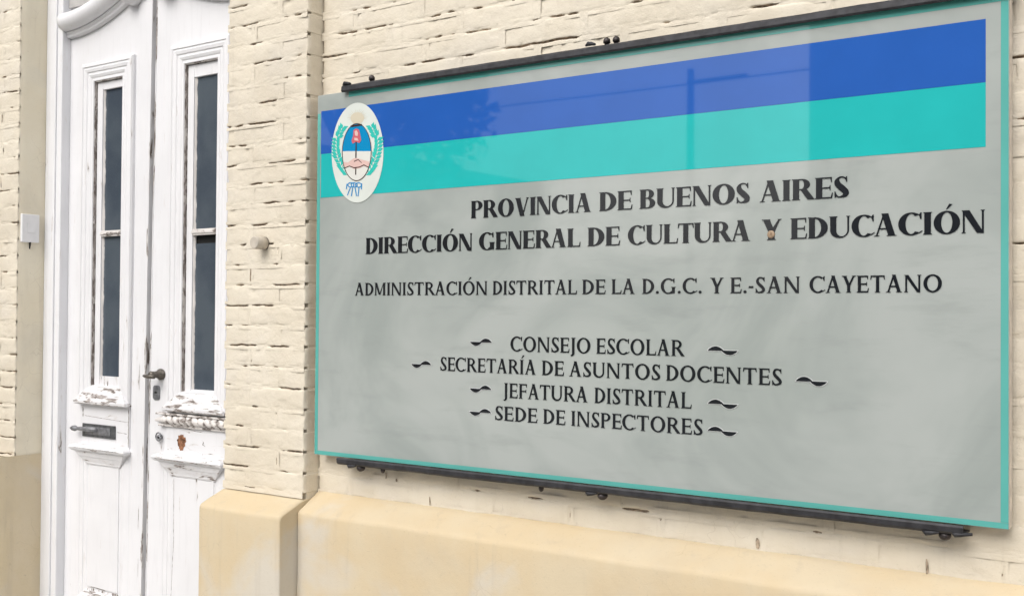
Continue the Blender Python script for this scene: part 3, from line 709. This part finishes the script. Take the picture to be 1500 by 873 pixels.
def glyph(ch, f):
    T, t, s, h = f.T, f.t, f.se, f.sh; x = s; P = []
    acc = None
    if ch in 'ÓÍ': acc = ch; ch = {'Ó': 'O', 'Í': 'I'}[ch]
    if ch == 'I': P = stem(x, f); W = T+2*s
    elif ch in 'LEF':
        P = stem(x, f); W = x+T+ (.42 if ch == 'L' else .40)
        if ch in 'LE': P += [rect(x+T*.5, W-.015, 0, t), [(W-.06, 0), (W-.01, 0), (W+.02, .26), (W-.015, .26), (W-.06, t+.01)]]
        if ch in 'EF': P += [rect(x+T*.5, W-.03, 1-t, 1), [(W-.07, 1), (W-.02, 1), (W-.02, .76), (W-.05, .76), (W-.08, 1-t-.01)], rect(x+T*.5, W-.10, .5-t/2, .5+t/2), [(W-.13, .5), (W-.10, .38), (W-.075, .38), (W-.075, .62), (W-.10, .62)]]
        if ch == 'L': pass
    elif ch == 'T':
        W = .70+T*.4; c = W/2; P = [rect(c-T/2, c+T/2, 0, 1), serif(c-T/2, c+T/2, 0, 1, f), rect(.03, W-.03, 1-t, 1), [(0.02, 1), (.07, 1), (.08, 1-t-.01), (.035, .75), (0, .75)], [(W-.02, 1), (W-.07, 1), (W-.08, 1-t-.01), (W-.035, .75), (W, .75)]]
    elif ch == 'D':
        P = stem(x, f); a = x+T*.9; rx = .50+T*.25; W = a+rx; P += ell(a, .5, rx, .5, rx-T*1.12, .5-t, -90, 90); P += [rect(x, a+.02, 1-t, 1), rect(x, a+.02, 0, t)]
    elif ch in 'PR':
        P = stem(x, f); a = x+T+.10; rx = .28; cy = .73; ry = .27; P += ell(a, cy, rx+T*.25, ry, rx-T*.72, ry-t, -90, 90); P += [rect(x, a+.01, 1-t, 1), rect(x, a+.01, cy-ry, cy-ry+t)]; W = a+rx+T*.25
        if ch == 'R': P += [[(a-.06, cy-ry+t*.6), (a+T*.85, cy-ry+t*.6), (W+.17, .03), (W+.19, 0), (W+.17-T*.9-.04, 0)]]; W += .14
    elif ch == 'B':
        P = stem(x, f); a = x+T+.10; P += ell(a, .755, .24+T*.2, .245, .24-T*.72, .245-t, -90, 90)+ell(a, .275, .30+T*.2, .275, .30-T*.8, .275-t, -90, 90)
        P += [rect(x, a+.01, 1-t, 1), rect(x, a+.01, .51, .51+t*.9), rect(x, a+.01, 0, t)]; W = a+.30+T*.2
    elif ch == 'O': rx = .41+T*.3; W = 2*rx; P = ell(rx, .5, rx, .52, rx-T*1.12, .52-t*1.05, 0, 360, 48)
    elif ch in 'CG':
        rx = .42+T*.3; c = rx; P = ell(c, .5, rx, .52, rx-T*1.12, .52-t*1.05, 50, 312, 40); W = c+rx*.80
        e = c+rx*math.cos(R(50)); P += [[(e-.03, .90), (W-.045, 1.0), (W, 1.0), (W-.005, .70), (W-.05, .70)], ]
        if ch == 'C': P += [[(c+rx*.60, .06), (c+rx*.64, .13), (W+.03, .20), (W+.03, .155), ]]
        else: P += [rect(W-T*.85, W+T*.15, .02, .44), [(W-T*.85-s, .44), (W+T*.15+s, .44), (W+T*.15+s, .44-h*.6), (W+T*.15, .44-h*1.6), (W-T*.85, .44-h*1.6), (W-T*.85-s, .44-h*.6)], [(c+rx*.35, .0), (W-T*.3, .03), (W-T*.3, .15), (c+rx*.35, .10)]]; W += T*.15+s
    elif ch == 'S':
        k = T; P = sweep([(.06, .17, t*.8), (.14, .06, t), (.26, .03+t/4, t*1.2), (.42, .12, k*.8), (.44, .27, k*1.0), (.29, .46, k*1.08), (.15, .62, k*1.0), (.11, .78, k*.82), (.17, .93, t*1.3), (.29, .985-t/4, t*1.05), (.40, .93, t), (.46, .83, t*.8)], 44); W = .52+T*.1
        P += [[(.47, .72), (.505, .72), (.50, 1.0), (.46, .98), (.42, .90)], [(.005, .30), (.045, .30), (.11, .10), (.05, .02), (.015, 0)]]
        P = [[(px+.02, py) for px, py in q] for q in P]
    elif ch == 'A':
        W = .72+T*.7; P = [stroke((.07, 0), (W/2-T*.35, 1.0), t*1.05), stroke((W-.06-T*1.08, 0), (W/2-T*.62, 1.03), T*1.08), rect(.16, W-.24, .30, .30+t), ]
        P += [[(0, 0), (.07+t+.09, 0), (.07+t+.09, h*.5), (.07+t*.8+.03, h*1.5), (.10, h*1.5), (0, h*.5)], [(W-.06-T*1.08-.07, 0), (W, 0), (W, h*.5), (W-.09, h*1.5), (W-.08-T, h*1.5), (W-.06-T*1.08-.07, h*.5)]]
    elif ch == 'V':
        W = .72+T*.6; P = [stroke((W/2-T*.42, -.02), (.06, 1), T*1.08), stroke((W/2+T*.05, -.02), (W-.06-t, 1), t*1.05), serif(.06+.01, .06+T*1.05, 1, -1, f), serif(W-.06-t, W-.06, 1, -1, f)]
    elif ch == 'Y':
        W = .66+T*.6; c = W/2; P = [rect(c-T/2, c+T/2, 0, .48), serif(c-T/2, c+T/2, 0, 1, f), [(c-T/2, .40), (c+T/2, .40), (.07+T*1.05, 1), (.07, 1)], [(c-t*.2, .46), (c+T/2, .40), (W-.06, 1), (W-.06-t*1.1, 1)], serif(.07, .05+T*1.05, 1, -1, f), serif(W-.06-t, W-.06, 1, -1, f)]
    elif ch == 'N':
        W = s*2+t*2+.50+T*.5; a = s; b = W-s-t*1.1; P = [rect(a, a+t*1.1, 0, 1), rect(b, b+t*1.1, -.0, 1), [(a-.04, 1), (a+T*.95, 1), (b+t*1.1, .0), (b+t*1.1, -.02), (b+t*1.1-T*1.0, .0)], serif(a, a+t, 0, 1, f), serif(b, b+t, 1, -1, f), [(a-s, 1), (a+t, 1), (a+t, 1-h*1.5), (a-s, 1-h*.5)]]
    elif ch == 'M':
        W = s*2+t+T+.62; a = s; b = W-s-T; c = (a+b)/2+T*.1; P = [rect(a, a+t*1.1, 0, 1), rect(b, b+T, 0, 1), [(a, 1), (a+T*.95, 1), (c+T*.5, .06), (c-T*.3, .06)], [(b+T*.2, 1), (b+t*.2, 1), (c-t*.1, .06), (c+t*1.1, .06)], serif(a, a+t, 0, 1, f), serif(b, b+T, 0, 1, f), [(a-s, 1), (a+t, 1), (a+t, 1-h*1.5), (a-s, 1-h*.5)], [(b, 1), (b+T+s, 1), (b+T+s, 1-h*.5), (b+T, 1-h*1.5)]]
    elif ch == 'U':
        W = s*2+T+t+.46; a = s; b = W-s-t*1.1; c = (a+b+t*1.1)/2; rx = c-a; P = [rect(a, a+T, .32, 1), rect(b, b+t*1.1, .32, 1), serif(a, a+T, 1, -1, f), serif(b, b+t, 1, -1, f)]
        n = 26
        for i in range(n):
            p = math.pi+math.pi*i/n; q = math.pi+math.pi*(i+1)/n; il, ir = a+T, b; ic = (il+ir)/2; ix = (ir-il)/2
            P.append([(c+rx*math.cos(p), .34+.36*math.sin(p)), (c+rx*math.cos(q), .34+.36*math.sin(q)), (ic+ix*math.cos(q), .34+(.36-t*1.3)*math.sin(q)), (ic+ix*math.cos(p), .34+(.36-t*1.3)*math.sin(p))])
    elif ch == 'J':
        x = .10; P = [rect(x, x+T, 0, 1), serif(x, x+T, 1, -1, f)]+sweep([(x+T/2, .06, T), (x+T*.45, -.06, T*.9), (x+T*.1, -.15, t*1.3), (x-.09, -.17, t)], 18); W = x+T+s
    elif ch == '.': r = T*.55; P = [[(r+r*math.cos(k*math.pi/8), r+r*math.sin(k*math.pi/8)) for k in range(16)]]; W = 2*r
    elif ch == '-': P = [rect(0, .26, .33, .33+t*1.3)]; W = .26
    if acc:
        c = W/2+.02; P = P+[[(c-.05, 1.09), (c+.0, 1.09), (c+.19, 1.30), (c+.07, 1.33)]]
    return P, W
def word(txt, x0, x1, z, H, f, gap):
    items = []; x = 0
    for i, ch in enumerate(txt):
        P, W = glyph(ch, f)
        k = gap
        nxt = txt[i+1] if i+1 < len(txt) else ''
        if (ch+nxt) in ('AV', 'VA', 'AT', 'TA', 'LT', 'AY', 'YE', 'CA', 'RA', 'FA', 'LA', 'TU', 'EC', 'RT'): k = gap-.05
        if nxt in '.-' or ch in '.': k = gap+.02
        items.append((P, x)); x += W+k
    tot = x-k; sx = (x1-x0)/tot; out = []
    for P, ox in items: out.append([[(x0+(px+ox)*sx, z+py*H) for px, py in q] for q in P])
    return out
BOLD = Face(.250, .064, .045, .030); LITE = Face(.168, .088, .060, .034)
def text_line(words, z, H, f, gap, label):
    for wd in words: text_word([wd], z, H, f, gap, ('bold' if f is BOLD else 'thin')+' black word '+wd[0])
def text_word(words, z, H, f, gap, label):
    vs_, fs_ = [], []
    for (txt, x0, x1) in words:
        for g in word(txt, x0, x1, z, H, f, gap):
            me = polymesh('lettering', g, Y3, None); b0 = len(vs_)
            vs_ += [tuple(v.co) for v in me.vertices]; fs_ += [tuple(i+b0 for i in p.vertices) for p in me.polygons]; bpy.data.meshes.remove(me)
    bm = bmesh.new(); V = [bm.verts.new(v) for v in vs_]
    for q in fs_:
        try: bm.faces.new([V[i] for i in q])
        except ValueError: pass
    ex = bmesh.ops.extrude_face_region(bm, geom=list(bm.faces))
    for v in ex['geom']:
        if isinstance(v, bmesh.types.BMVert): v.co.y = -.0004
    o = part(bm, 'word', M['s_black'], sign, False, label); return o
text_line([('PROVINCIA', -1.853, -1.4734), ('DE', -1.4495, -1.3563), ('BUENOS', -1.3355, -1.0518), ('AIRES', -1.0253, -.8227)], 1.7605, .0465, BOLD, .055, 'bold black lettering line PROVINCIA DE BUENOS AIRES')
text_line([('DIRECCIÓN', -2.2364, -1.8474), ('GENERAL', -1.8244, -1.505), ('DE', -1.4828, -1.3903), ('CULTURA', -1.3673, -1.0481), ('Y', -1.0215, -.9721), ('EDUCACIÓN', -.9521, -.5415)], 1.674, .0465, BOLD, .055, 'bold black lettering line DIRECCIÓN GENERAL DE CULTURA Y EDUCACIÓN')
text_line([('ADMINISTRACIÓN', -2.278, -1.7958), ('DISTRITAL', -1.7777, -1.5142), ('DE', -1.4981, -1.4304), ('LA', -1.4128, -1.3475), ('D.G.C.', -1.3267, -1.1688), ('Y', -1.1478, -1.1128), ('E.-SAN', -1.0963, -.9296), ('CAYETANO', -.9077, -.6255)], 1.5545, .0362, LITE, .10, 'thin black lettering line ADMINISTRACIÓN DISTRITAL')
text_line([('CONSEJO', -1.7183, -1.4729), ('ESCOLAR', -1.4555, -1.2141)], 1.4065, .0382, LITE, .10, 'thin black lettering line CONSEJO ESCOLAR')
text_line([('SECRETARÍA', -1.9554, -1.6376), ('DE', -1.6185, -1.5516), ('ASUNTOS', -1.5352, -1.2772), ('DOCENTES', -1.2607, -.9717)], 1.3475, .0372, LITE, .10, 'thin black lettering line SECRETARÍA DE ASUNTOS DOCENTES')
text_line([('JEFATURA', -1.7393, -1.48), ('DISTRITAL', -1.4601, -1.1939)], 1.2840, .0382, LITE, .10, 'thin black lettering line JEFATURA DISTRITAL')
text_line([('SEDE', -1.7679, -1.6323), ('DE', -1.6132, -1.5465), ('INSPECTORES', -1.5281, -1.1654)], 1.2235, .0372, LITE, .10, 'thin black lettering line SEDE DE INSPECTORES')
def wave(x0, x1, z, left):
    """two half lenses forming a wavy ornament"""
    W = x1-x0; Hh = .0098
    def lens(a, b, sgn, grow=0):
        P = [(a-grow*1.6, -sgn*(grow+.0004)), (b+grow*1.6, -sgn*(grow+.0004))]
        for k in range(1, 14):
            u = 1-k/14; P.append((a-grow+(b-a+2*grow)*u, sgn*((math.sin(math.pi*u)**.8)*Hh+grow)))
        return [(x0+p, z+q) for p, q in P]
    s = -1 if left else 1
    def shp(g): return [lens(0, W*.54, s, g), lens(W*.46, W, -s, g)]
    for g, y, mt in ((.0015, Y2, M['s_white']), (0, Y4, M['s_black'])):
        me = polymesh('wave_ornament', shp(g), y, None); me.materials.append(mt)
        o = bpy.data.objects.new('wave_ornament' if not g else 'wave_outline', me); COL.objects.link(o); keep(sign, o)
for x0, x1, z, l in ((-1.852, -1.7788, 1.4280, 1), (-2.0589, -1.9872, 1.3622, 1), (-1.8515, -1.7795, 1.3030, 1), (-1.8525, -1.7793, 1.2410, 1),
                     (-1.1524, -1.0771, 1.4222, 0), (-.9384, -.867, 1.3597, 0), (-1.1518, -1.0766, 1.2990, 0), (-1.1515, -1.078, 1.2362, 0)):
    wave(x0, x1, z, l)
# ---- provincial crest
def EM(X, Y_): return (-2.2735+(X-368)/340*.206, 1.971-((Y_+.10*(X-368))-455)/640*.292)
def oval(X, Y_, rx, ry, n=48): return [EM(X+rx*math.cos(2*math.pi*k/n), Y_+ry*math.sin(2*math.pi*k/n)) for k in range(n)]
emb = part(bmesh.new(), 'crest', M['e_white'], sign, False, 'oval provincial crest with laurel wreath')
def epiece(name, polys, y, mat):
    me = polymesh(name, polys, y, None); me.materials.append(mat); o = bpy.data.objects.new(name, me); COL.objects.link(o); o.parent = emb; return o
bmE = bmesh.new(); me0 = polymesh('crest', [oval(368, 455, 170, 320, 72)], -.0016, None); bmE.from_mesh(me0); bmE.to_mesh(emb.data); bmE.free()
ya = -.0020
def half(top):
    n = 30; cx_, cy_, rx, ry = 366, 452, 94, 182; cut = 446; a = math.asin((cut-cy_)/ry)
    if top: ang = [math.pi-a+(math.pi+2*a)*k/n for k in range(n+1)]
    else: ang = [a+(math.pi-2*a)*k/n for k in range(n+1)]
    return [EM(cx_+rx*math.cos(t), cy_+ry*math.sin(t)) for t in ang]
epiece('sun_rays', [oval(368, 235, 44, 38, 20)]+[[EM(368+20*math.cos(t-.16), 235+20*math.sin(t-.16)), EM(368+(66+8*(k % 2))*math.cos(t), 235+(56+8*(k % 2))*math.sin(t)), EM(368+20*math.cos(t+.16), 235+20*math.sin(t+.16))] for k in range(17) for t in [math.pi+math.pi*(k-.5)/15]], ya, M['e_sun'])
epiece('shield_top', [half(True)], ya-.0003, M['e_sky']); epiece('shield_bottom', [half(False)], ya-.0003, M['e_pale'])
ringp = []
for k in range(60):
    t, q = 2*math.pi*k/60, 2*math.pi*(k+1)/60
    ringp.append([EM(366+97*math.cos(t), 452+185*math.sin(t)), EM(366+97*math.cos(q), 452+185*math.sin(q)), EM(366+92.5*math.cos(q), 452+180*math.sin(q)), EM(366+92.5*math.cos(t), 452+180*math.sin(t))])
epiece('shield_outline', ringp, ya-.0006, M['e_dark'])
epiece('pike', [[EM(359, 385), EM(367, 385), EM(366, 490), EM(358, 490)]], ya-.0006, M['e_dark'])
epiece('pike', [[EM(358, 550), EM(366, 550), EM(365, 597), EM(358, 597)]], ya-.0006, M['e_dark'])
epiece('shield_top_knot', [[EM(325, 280), EM(400, 272), EM(398, 284), EM(330, 292)]], ya-.0006, M['e_dark'])
epiece('liberty_cap', [[EM(*p) for p in ((345, 310), (362, 300), (380, 308), (388, 335), (396, 375), (385, 394), (362, 385), (340, 398), (332, 380), (342, 350))]], ya-.0009, M['e_red'])
epiece('cap_highlight', [[EM(*p) for p in ((352, 318), (366, 312), (376, 330), (372, 350), (356, 345))], [EM(*p) for p in ((350, 360), (372, 362), (380, 380), (352, 376))]], ya-.0012, M['e_pink'])
epiece('shaking_hands', [[EM(*p) for p in ((276, 515), (310, 518), (345, 492), (372, 490), (400, 500), (448, 512), (450, 535), (440, 552), (415, 540), (385, 556), (350, 560), (320, 545), (290, 556), (278, 545))]], ya-.0006, M['e_pink'])
HL = [(285, 556), (320, 541), (350, 552), (385, 548), (415, 534), (445, 548)], [(350, 512), (378, 500), (400, 520)]
hl = [[EM(p[0], p[1]-3), EM(q[0], q[1]-3), EM(q[0], q[1]+3), EM(p[0], p[1]+3)] for P_ in HL for p, q in zip(P_, P_[1:])]
epiece('hand_lines', hl, ya-.0009, M['e_dark'])
rl = random.Random(3)
for side in (-1, 1):
    lv = []
    for k in range(15):
        t = k/14; a = R(118-236*0) ; ang = R(200-150*t) if side < 0 else R(-20+150*t)
        ph = math.pi/2+side*(R(35)+t*R(112))*-1
        ph = math.radians(90+side*-1*(18+128*t)) if False else None
        th = R(62-128*t)                     # from bottom up around the oval
        X = 366+side*134*math.cos(R(-62+105*t)); Yc = 455-250*math.sin(R(-42+88*t))*.86
        d = Vector((side*.35, -1)).normalized() if t < .75 else Vector((-side*.5, -1)).normalized()
        for sgn in (-1, 1):
            dd = Vector((d.x*math.cos(sgn*.75)-d.y*math.sin(sgn*.75), d.x*math.sin(sgn*.75)+d.y*math.cos(sgn*.75))); nn = Vector((-dd.y, dd.x)); L_ = rl.uniform(40, 58)*(1-.2*t); c0 = Vector((X, Yc))
            lv.append([EM(*(c0)), EM(*(c0+dd*L_*.45+nn*12)), EM(*(c0+dd*L_)), EM(*(c0+dd*L_*.45-nn*12))])
    epiece('laurel_branch', lv, ya-.0001, M['e_leaf'])
rb = []
for cx_ in (330, 352, 380): rb += [[EM(cx_+(20+3)*math.cos(t), 662+(14+3)*math.sin(t)), EM(cx_+23*math.cos(q), 662+17*math.sin(q)), EM(cx_+17*math.cos(q), 662+11*math.sin(q)), EM(cx_+17*math.cos(t), 662+11*math.sin(t))] for t, q in [(2*math.pi*k/16, 2*math.pi*(k+1)/16) for k in range(16)]]
for a, b in (((328, 676), (308, 730)), ((342, 680), (334, 735)), ((358, 680), (368, 732)), ((384, 676), (378, 734)), ((305, 655), (300, 690)), ((402, 652), (400, 690))): rb.append([EM(a[0]-3, a[1]), EM(a[0]+3, a[1]), EM(b[0]+3, b[1]), EM(b[0]-3, b[1])])
epiece('ribbon', rb, ya-.0006, M['e_rib'])
# ---- rails, bolts, screw
def rail(x0, x1, z0, z1, name, lab, sgn):
    bm = bmesh.new(); n = 60
    zz = (z0, z1); prev = None
    for i in range(n+1):
        x = x0+(x1-x0)*i/n; j = .0012*NZ(x, z0, 3, 9)+.0007*NZ(x, 7, z0, 40); e = 0
        c = [(-.014, z0+e), (-.016, z0+.004), (-.015, z1-.004+j), (-.012, z1+j), (.040, z1+j), (.040, z0+.001 if sgn < 0 else z1-.004)]
        if sgn > 0: c = [(-.014, z0), (-.0165, z0+.004), (-.0155, z1-.005), (-.011, z1+j), (.040, z1+j), (.040, z1-.004), (-.0095, z1-.004), (-.0095, z0)]
        else: c = [(-.0095, z1), (-.014, z1), (-.0165, z1-.004), (-.0155, z0+.005), (-.011, z0+j), (.040, z0+j), (.040, z0+.004), (-.0095, z0+.004)]
        cur = [bm.verts.new((x, y, z)) for y, z in c]
        if prev:
            for k in range(len(c)): bm.faces.new((prev[k], prev[(k+1) % len(c)], cur[(k+1) % len(c)], cur[k]))
        else: bm.faces.new(cur)
        prev = cur
    bm.faces.new(prev); return part(bm, name, M['iron'], sign, False, lab)
rail(-2.326, SX1+.012, 2.1512, 2.1715, 'top_rail', None, 1)
rail(-2.331, -.5798, 1.0618, 1.0812, 'bottom_rail', None, -1)
def bracket(x, z, d, name='bracket', lug=.03):
    bm = bmesh.new(); s = d
    tube(bm, [((x-lug-.014, -.010, z), .003, .002), ((x-lug-.006, -.011, z+s*.004), .006, .006), ((x-lug+.004, -.011, z+s*.003), .005, .005), ((x-.008, -.011, z), .003, .003)], 10)
    part(bm, name, M['iron'], sign, True)
def bolt(x, z, d, r=.009):
    bm = bmesh.new()
    tube(bm, [((x, .002, z-d*.008), r*.75), ((x, .002, z+d*.002), r*.75), ((x, .002, z+d*.0021), r*1.15), ((x, .002, z+d*.008), r*1.15), ((x, .002, z+d*.013), r*.9), ((x, .002, z+d*.016), r*.4)], 12)
    part(bm, 'bolt', M['bolt'], sign, True)
for x in (-2.2502, -1.4366, -.6197): bolt(x, 1.062, -1, .011); bracket(x, 1.063, -1, lug=.028)
bracket(-.555, 1.066, -1, lug=.035); 
for x in (-2.165, -1.62): bolt(x, 1.064, -1, .006)
for x in (-2.2213, -1.432, -1.405): bolt(x, 2.176, 1, .008)
bracket(-2.285, 2.173, 1, lug=.025); bracket(-1.450, 2.176, 1, lug=.022)
bm = bmesh.new(); tube(bm, [((-.9975, 0, 1.6865), .0092), ((-.9975, -.0022, 1.6865), .0088), ((-.9975, -.0032, 1.6865), .0060), ((-.9975, -.0024, 1.6865), .0030), ((-.9975, -.0023, 1.6865), .0004)], 16); part(bm, 'screw_cap', M['brown'], sign, True)
for x in (-2.2, -.8):
    for z in (1.35, 1.95):
        bm = bmesh.new(); box(bm, x-.02, x+.02, .0345, .09, z-.02, z+.02); part(bm, 'wall_spacer', M['iron'], sign)

# ------------------------------------------------------------------ doorbell and pipe stub
bell = empty('doorbell', (XL+.004, .027, 1.82), 'small white doorbell box on the plastered side left of the door', 'doorbell')
bm = bmesh.new(); box(bm, XL-.002, XL+.012, -.006, .066, 1.766, 1.874, 0, .003); part(bm, 'casing', M['bell'], bell)
bm = bmesh.new(); box(bm, XL+.0122, XL+.0135, .014, .050, 1.802, 1.842, 0, .001); part(bm, 'push_button', M['bell'], bell)
bm = bmesh.new(); tube(bm, [((XL+.008, .03, 1.768), .004), ((XL+.006, .031, 1.755), .003), ((XL+.002, .032, 1.742), .002)], 8); part(bm, 'wire', M['black'], bell)
stub = empty('pipe_stub', (-2.648, YP, 1.717), 'short pale metal pipe stub sticking out of the brick pillar', 'pipe')
bm = bmesh.new(); tube(bm, [((-2.645, YP+.01, 1.717), .0195), ((-2.645, YP-.042, 1.717), .0195), ((-2.645, YP-.045, 1.717), .0170)], 24); part(bm, 'pipe', M['stub'], stub, True)
o = stub.children[0]
for p in o.data.polygons: p.use_smooth = len(p.vertices) < 6
bm = bmesh.new(); tube(bm, [((-2.645, YP+.004, 1.717), .0205), ((-2.645, YP-.003, 1.717), .0200)], 24); part(bm, 'collar', M['bronze'], stub)

# ------------------------------------------------------------------ across the street (seen mirrored in sign and panes)
def house(name, x0, x1, y1, h, mat, label, wins, depth=7):
    e = empty(name, ((x0+x1)/2, y1, 0), label, 'house')
    bm = bmesh.new(); xs = sorted(wins); cur = x0
    for (a, b, z0, z1) in xs:
        box(bm, cur, a, y1-.35, y1, 0, h); 
        if z0 > .05: box(bm, a, b, y1-.35, y1, 0, z0)
        box(bm, a, b, y1-.35, y1, z1, h); cur = b
    box(bm, cur, x1, y1-.35, y1, 0, h); box(bm, x0, x1, y1-depth, y1-.352, 0, h-.02)
    part(bm, 'wall', mat, e)
    bm = bmesh.new(); box(bm, x0-.08, x1+.08, y1-depth, y1+.14, h+.002, h+.22, 0, .02); box(bm, x0-.03, x1+.03, y1+.002, y1+.06, h-.35, h-.22, 0, .01); part(bm, 'cornice', mat, e)
    for (a, b, z0, z1) in xs:
        bm = bmesh.new()
        if z0 > .05:
            for q in ((a, a+.06, z0, z1), (b-.06, b, z0, z1), (a+.06, b-.06, z0, z0+.06), (a+.06, b-.06, z1-.06, z1), ((a+b)/2-.03, (a+b)/2+.03, z0+.06, z1-.06)): box(bm, q[0], q[1], y1-.16, y1-.10, q[2], q[3])
            wf = part(bm, 'window', M['wood'], e)
            bm = bmesh.new(); box(bm, a+.05, b-.05, y1-.15, y1-.14, z0+.05, z1-.05); part(bm, 'pane', M['dkglass'], e)
        else:
            box(bm, a, b, y1-.16, y1-.10, z0, z1); part(bm, 'house_door', M['wood'], e)
    return e
house('pale_house', -5.65, 4.5, -12.5, 6.6, M['pale'], 'pale two storey house across the street, mirrored at the right of the sign', [(-4.8, -3.6, 1.0, 2.5), (-2.4, -1.4, 0, 2.4), (-.2, 1.0, 1.0, 2.5), (2.2, 3.4, 1.0, 2.5)])
house('tan_house', -30, -14.9, -12.5, 4.4, M['tan'], 'tan single storey house far down the opposite pavement', [(-28.5, -27.2, 1, 2.5), (-25, -24, 0, 2.4), (-22, -20.7, 1, 2.5), (-18, -16.8, 0, 2.4)])
def tree(x, y, h, cr, label, seed, nl=17000):
    rt_ = random.Random(seed); e = empty('street_tree', (x, y, 0), label, 'tree')
    bm = bmesh.new(); top = Vector((x+.2, y, h*.62))
    tube(bm, [((x, y, -.15), .24), ((x, y, .4), .18), ((x+.05, y, h*.3), .15), (tuple(top), .07)], 12)
    ctr = []
    for k in range(13):
        a = k*2.4; r = cr*rt_.uniform(.35, .8); c = Vector((x+r*math.cos(a), y+r*math.sin(a), h*rt_.uniform(.5, .88))); ctr.append((c, cr*rt_.uniform(.3, .48)))
        st = Vector((x+.05, y, h*rt_.uniform(.3, .55))); mid = st.lerp(c, .5)+Vector((0, 0, .25)); tube(bm, [(tuple(st), .07), (tuple(mid), .045), (tuple(c), .015)], 7)
    part(bm, 'trunk', M['bark'], e, True)
    V, F_ = [], []
    for k in range(nl):
        c, r = ctr[rt_.randrange(len(ctr))]
        d = Vector((rt_.gauss(0, 1), rt_.gauss(0, 1), rt_.gauss(0, 1))).normalized()*r*(rt_.random()**.4)*rt_.uniform(.9, 1.25); p = c+Vector((d.x, d.y, d.z*.8))
        u = Vector((rt_.gauss(0, 1), rt_.gauss(0, 1), rt_.gauss(0, 1))).normalized(); v = u.orthogonal().normalized(); s = rt_.uniform(.08, .15)
        b = len(V); V += [tuple(p-u*s), tuple(p+v*s*.5), tuple(p+u*s), tuple(p-v*s*.5)]; F_.append((b, b+1, b+2, b+3))
    me = bpy.data.meshes.new('crown'); me.from_pydata(V, [], F_); o = link('crown', me, None, M['leaf']); keep(e, o)
tree(-13.3, -11.4, 9.6, 3.0, 'leafy street tree across the road, mirrored near the crest end of the sign', 11)
tree(-20.3, -11.4, 8.6, 3.1, 'second leafy tree further left on the opposite pavement', 12)
tree(-26.5, -11.5, 8.5, 3.0, 'third leafy tree far down the opposite pavement', 13)
pole = empty('utility_pole', (-15.2, -28, -.16), 'tall concrete utility pole with crossarm, mirrored in the blue band', 'pole')
bm = bmesh.new(); tube(bm, [((-15.2, -28, -.16), .15), ((-15.2, -28, 8.9), .10)], 16); part(bm, 'shaft', M['conc'], pole)
bm = bmesh.new(); box(bm, -15.3, -13.4, -28.05, -27.93, 8.45, 8.55); part(bm, 'crossarm', M['conc'], pole)
for i, (x, z) in enumerate(((-15.2, 5.6), (-15.2, 6.0), (-13.6, 8.7))):
    e = bmesh.new(); P = []
    for k in range(25):
        s = k/24; P.append(((-60+100*s, -28+.0*s, z+(.9*(2*s-1)**2)-.25), .025))
    tube(e, P, 6); o = fin('overhead_cable', e, M['cable'], None, True)
    tag(o, ('lower', 'middle', 'top')[i]+' overhead cable running past the utility pole', 'cable', 'overhead cables')
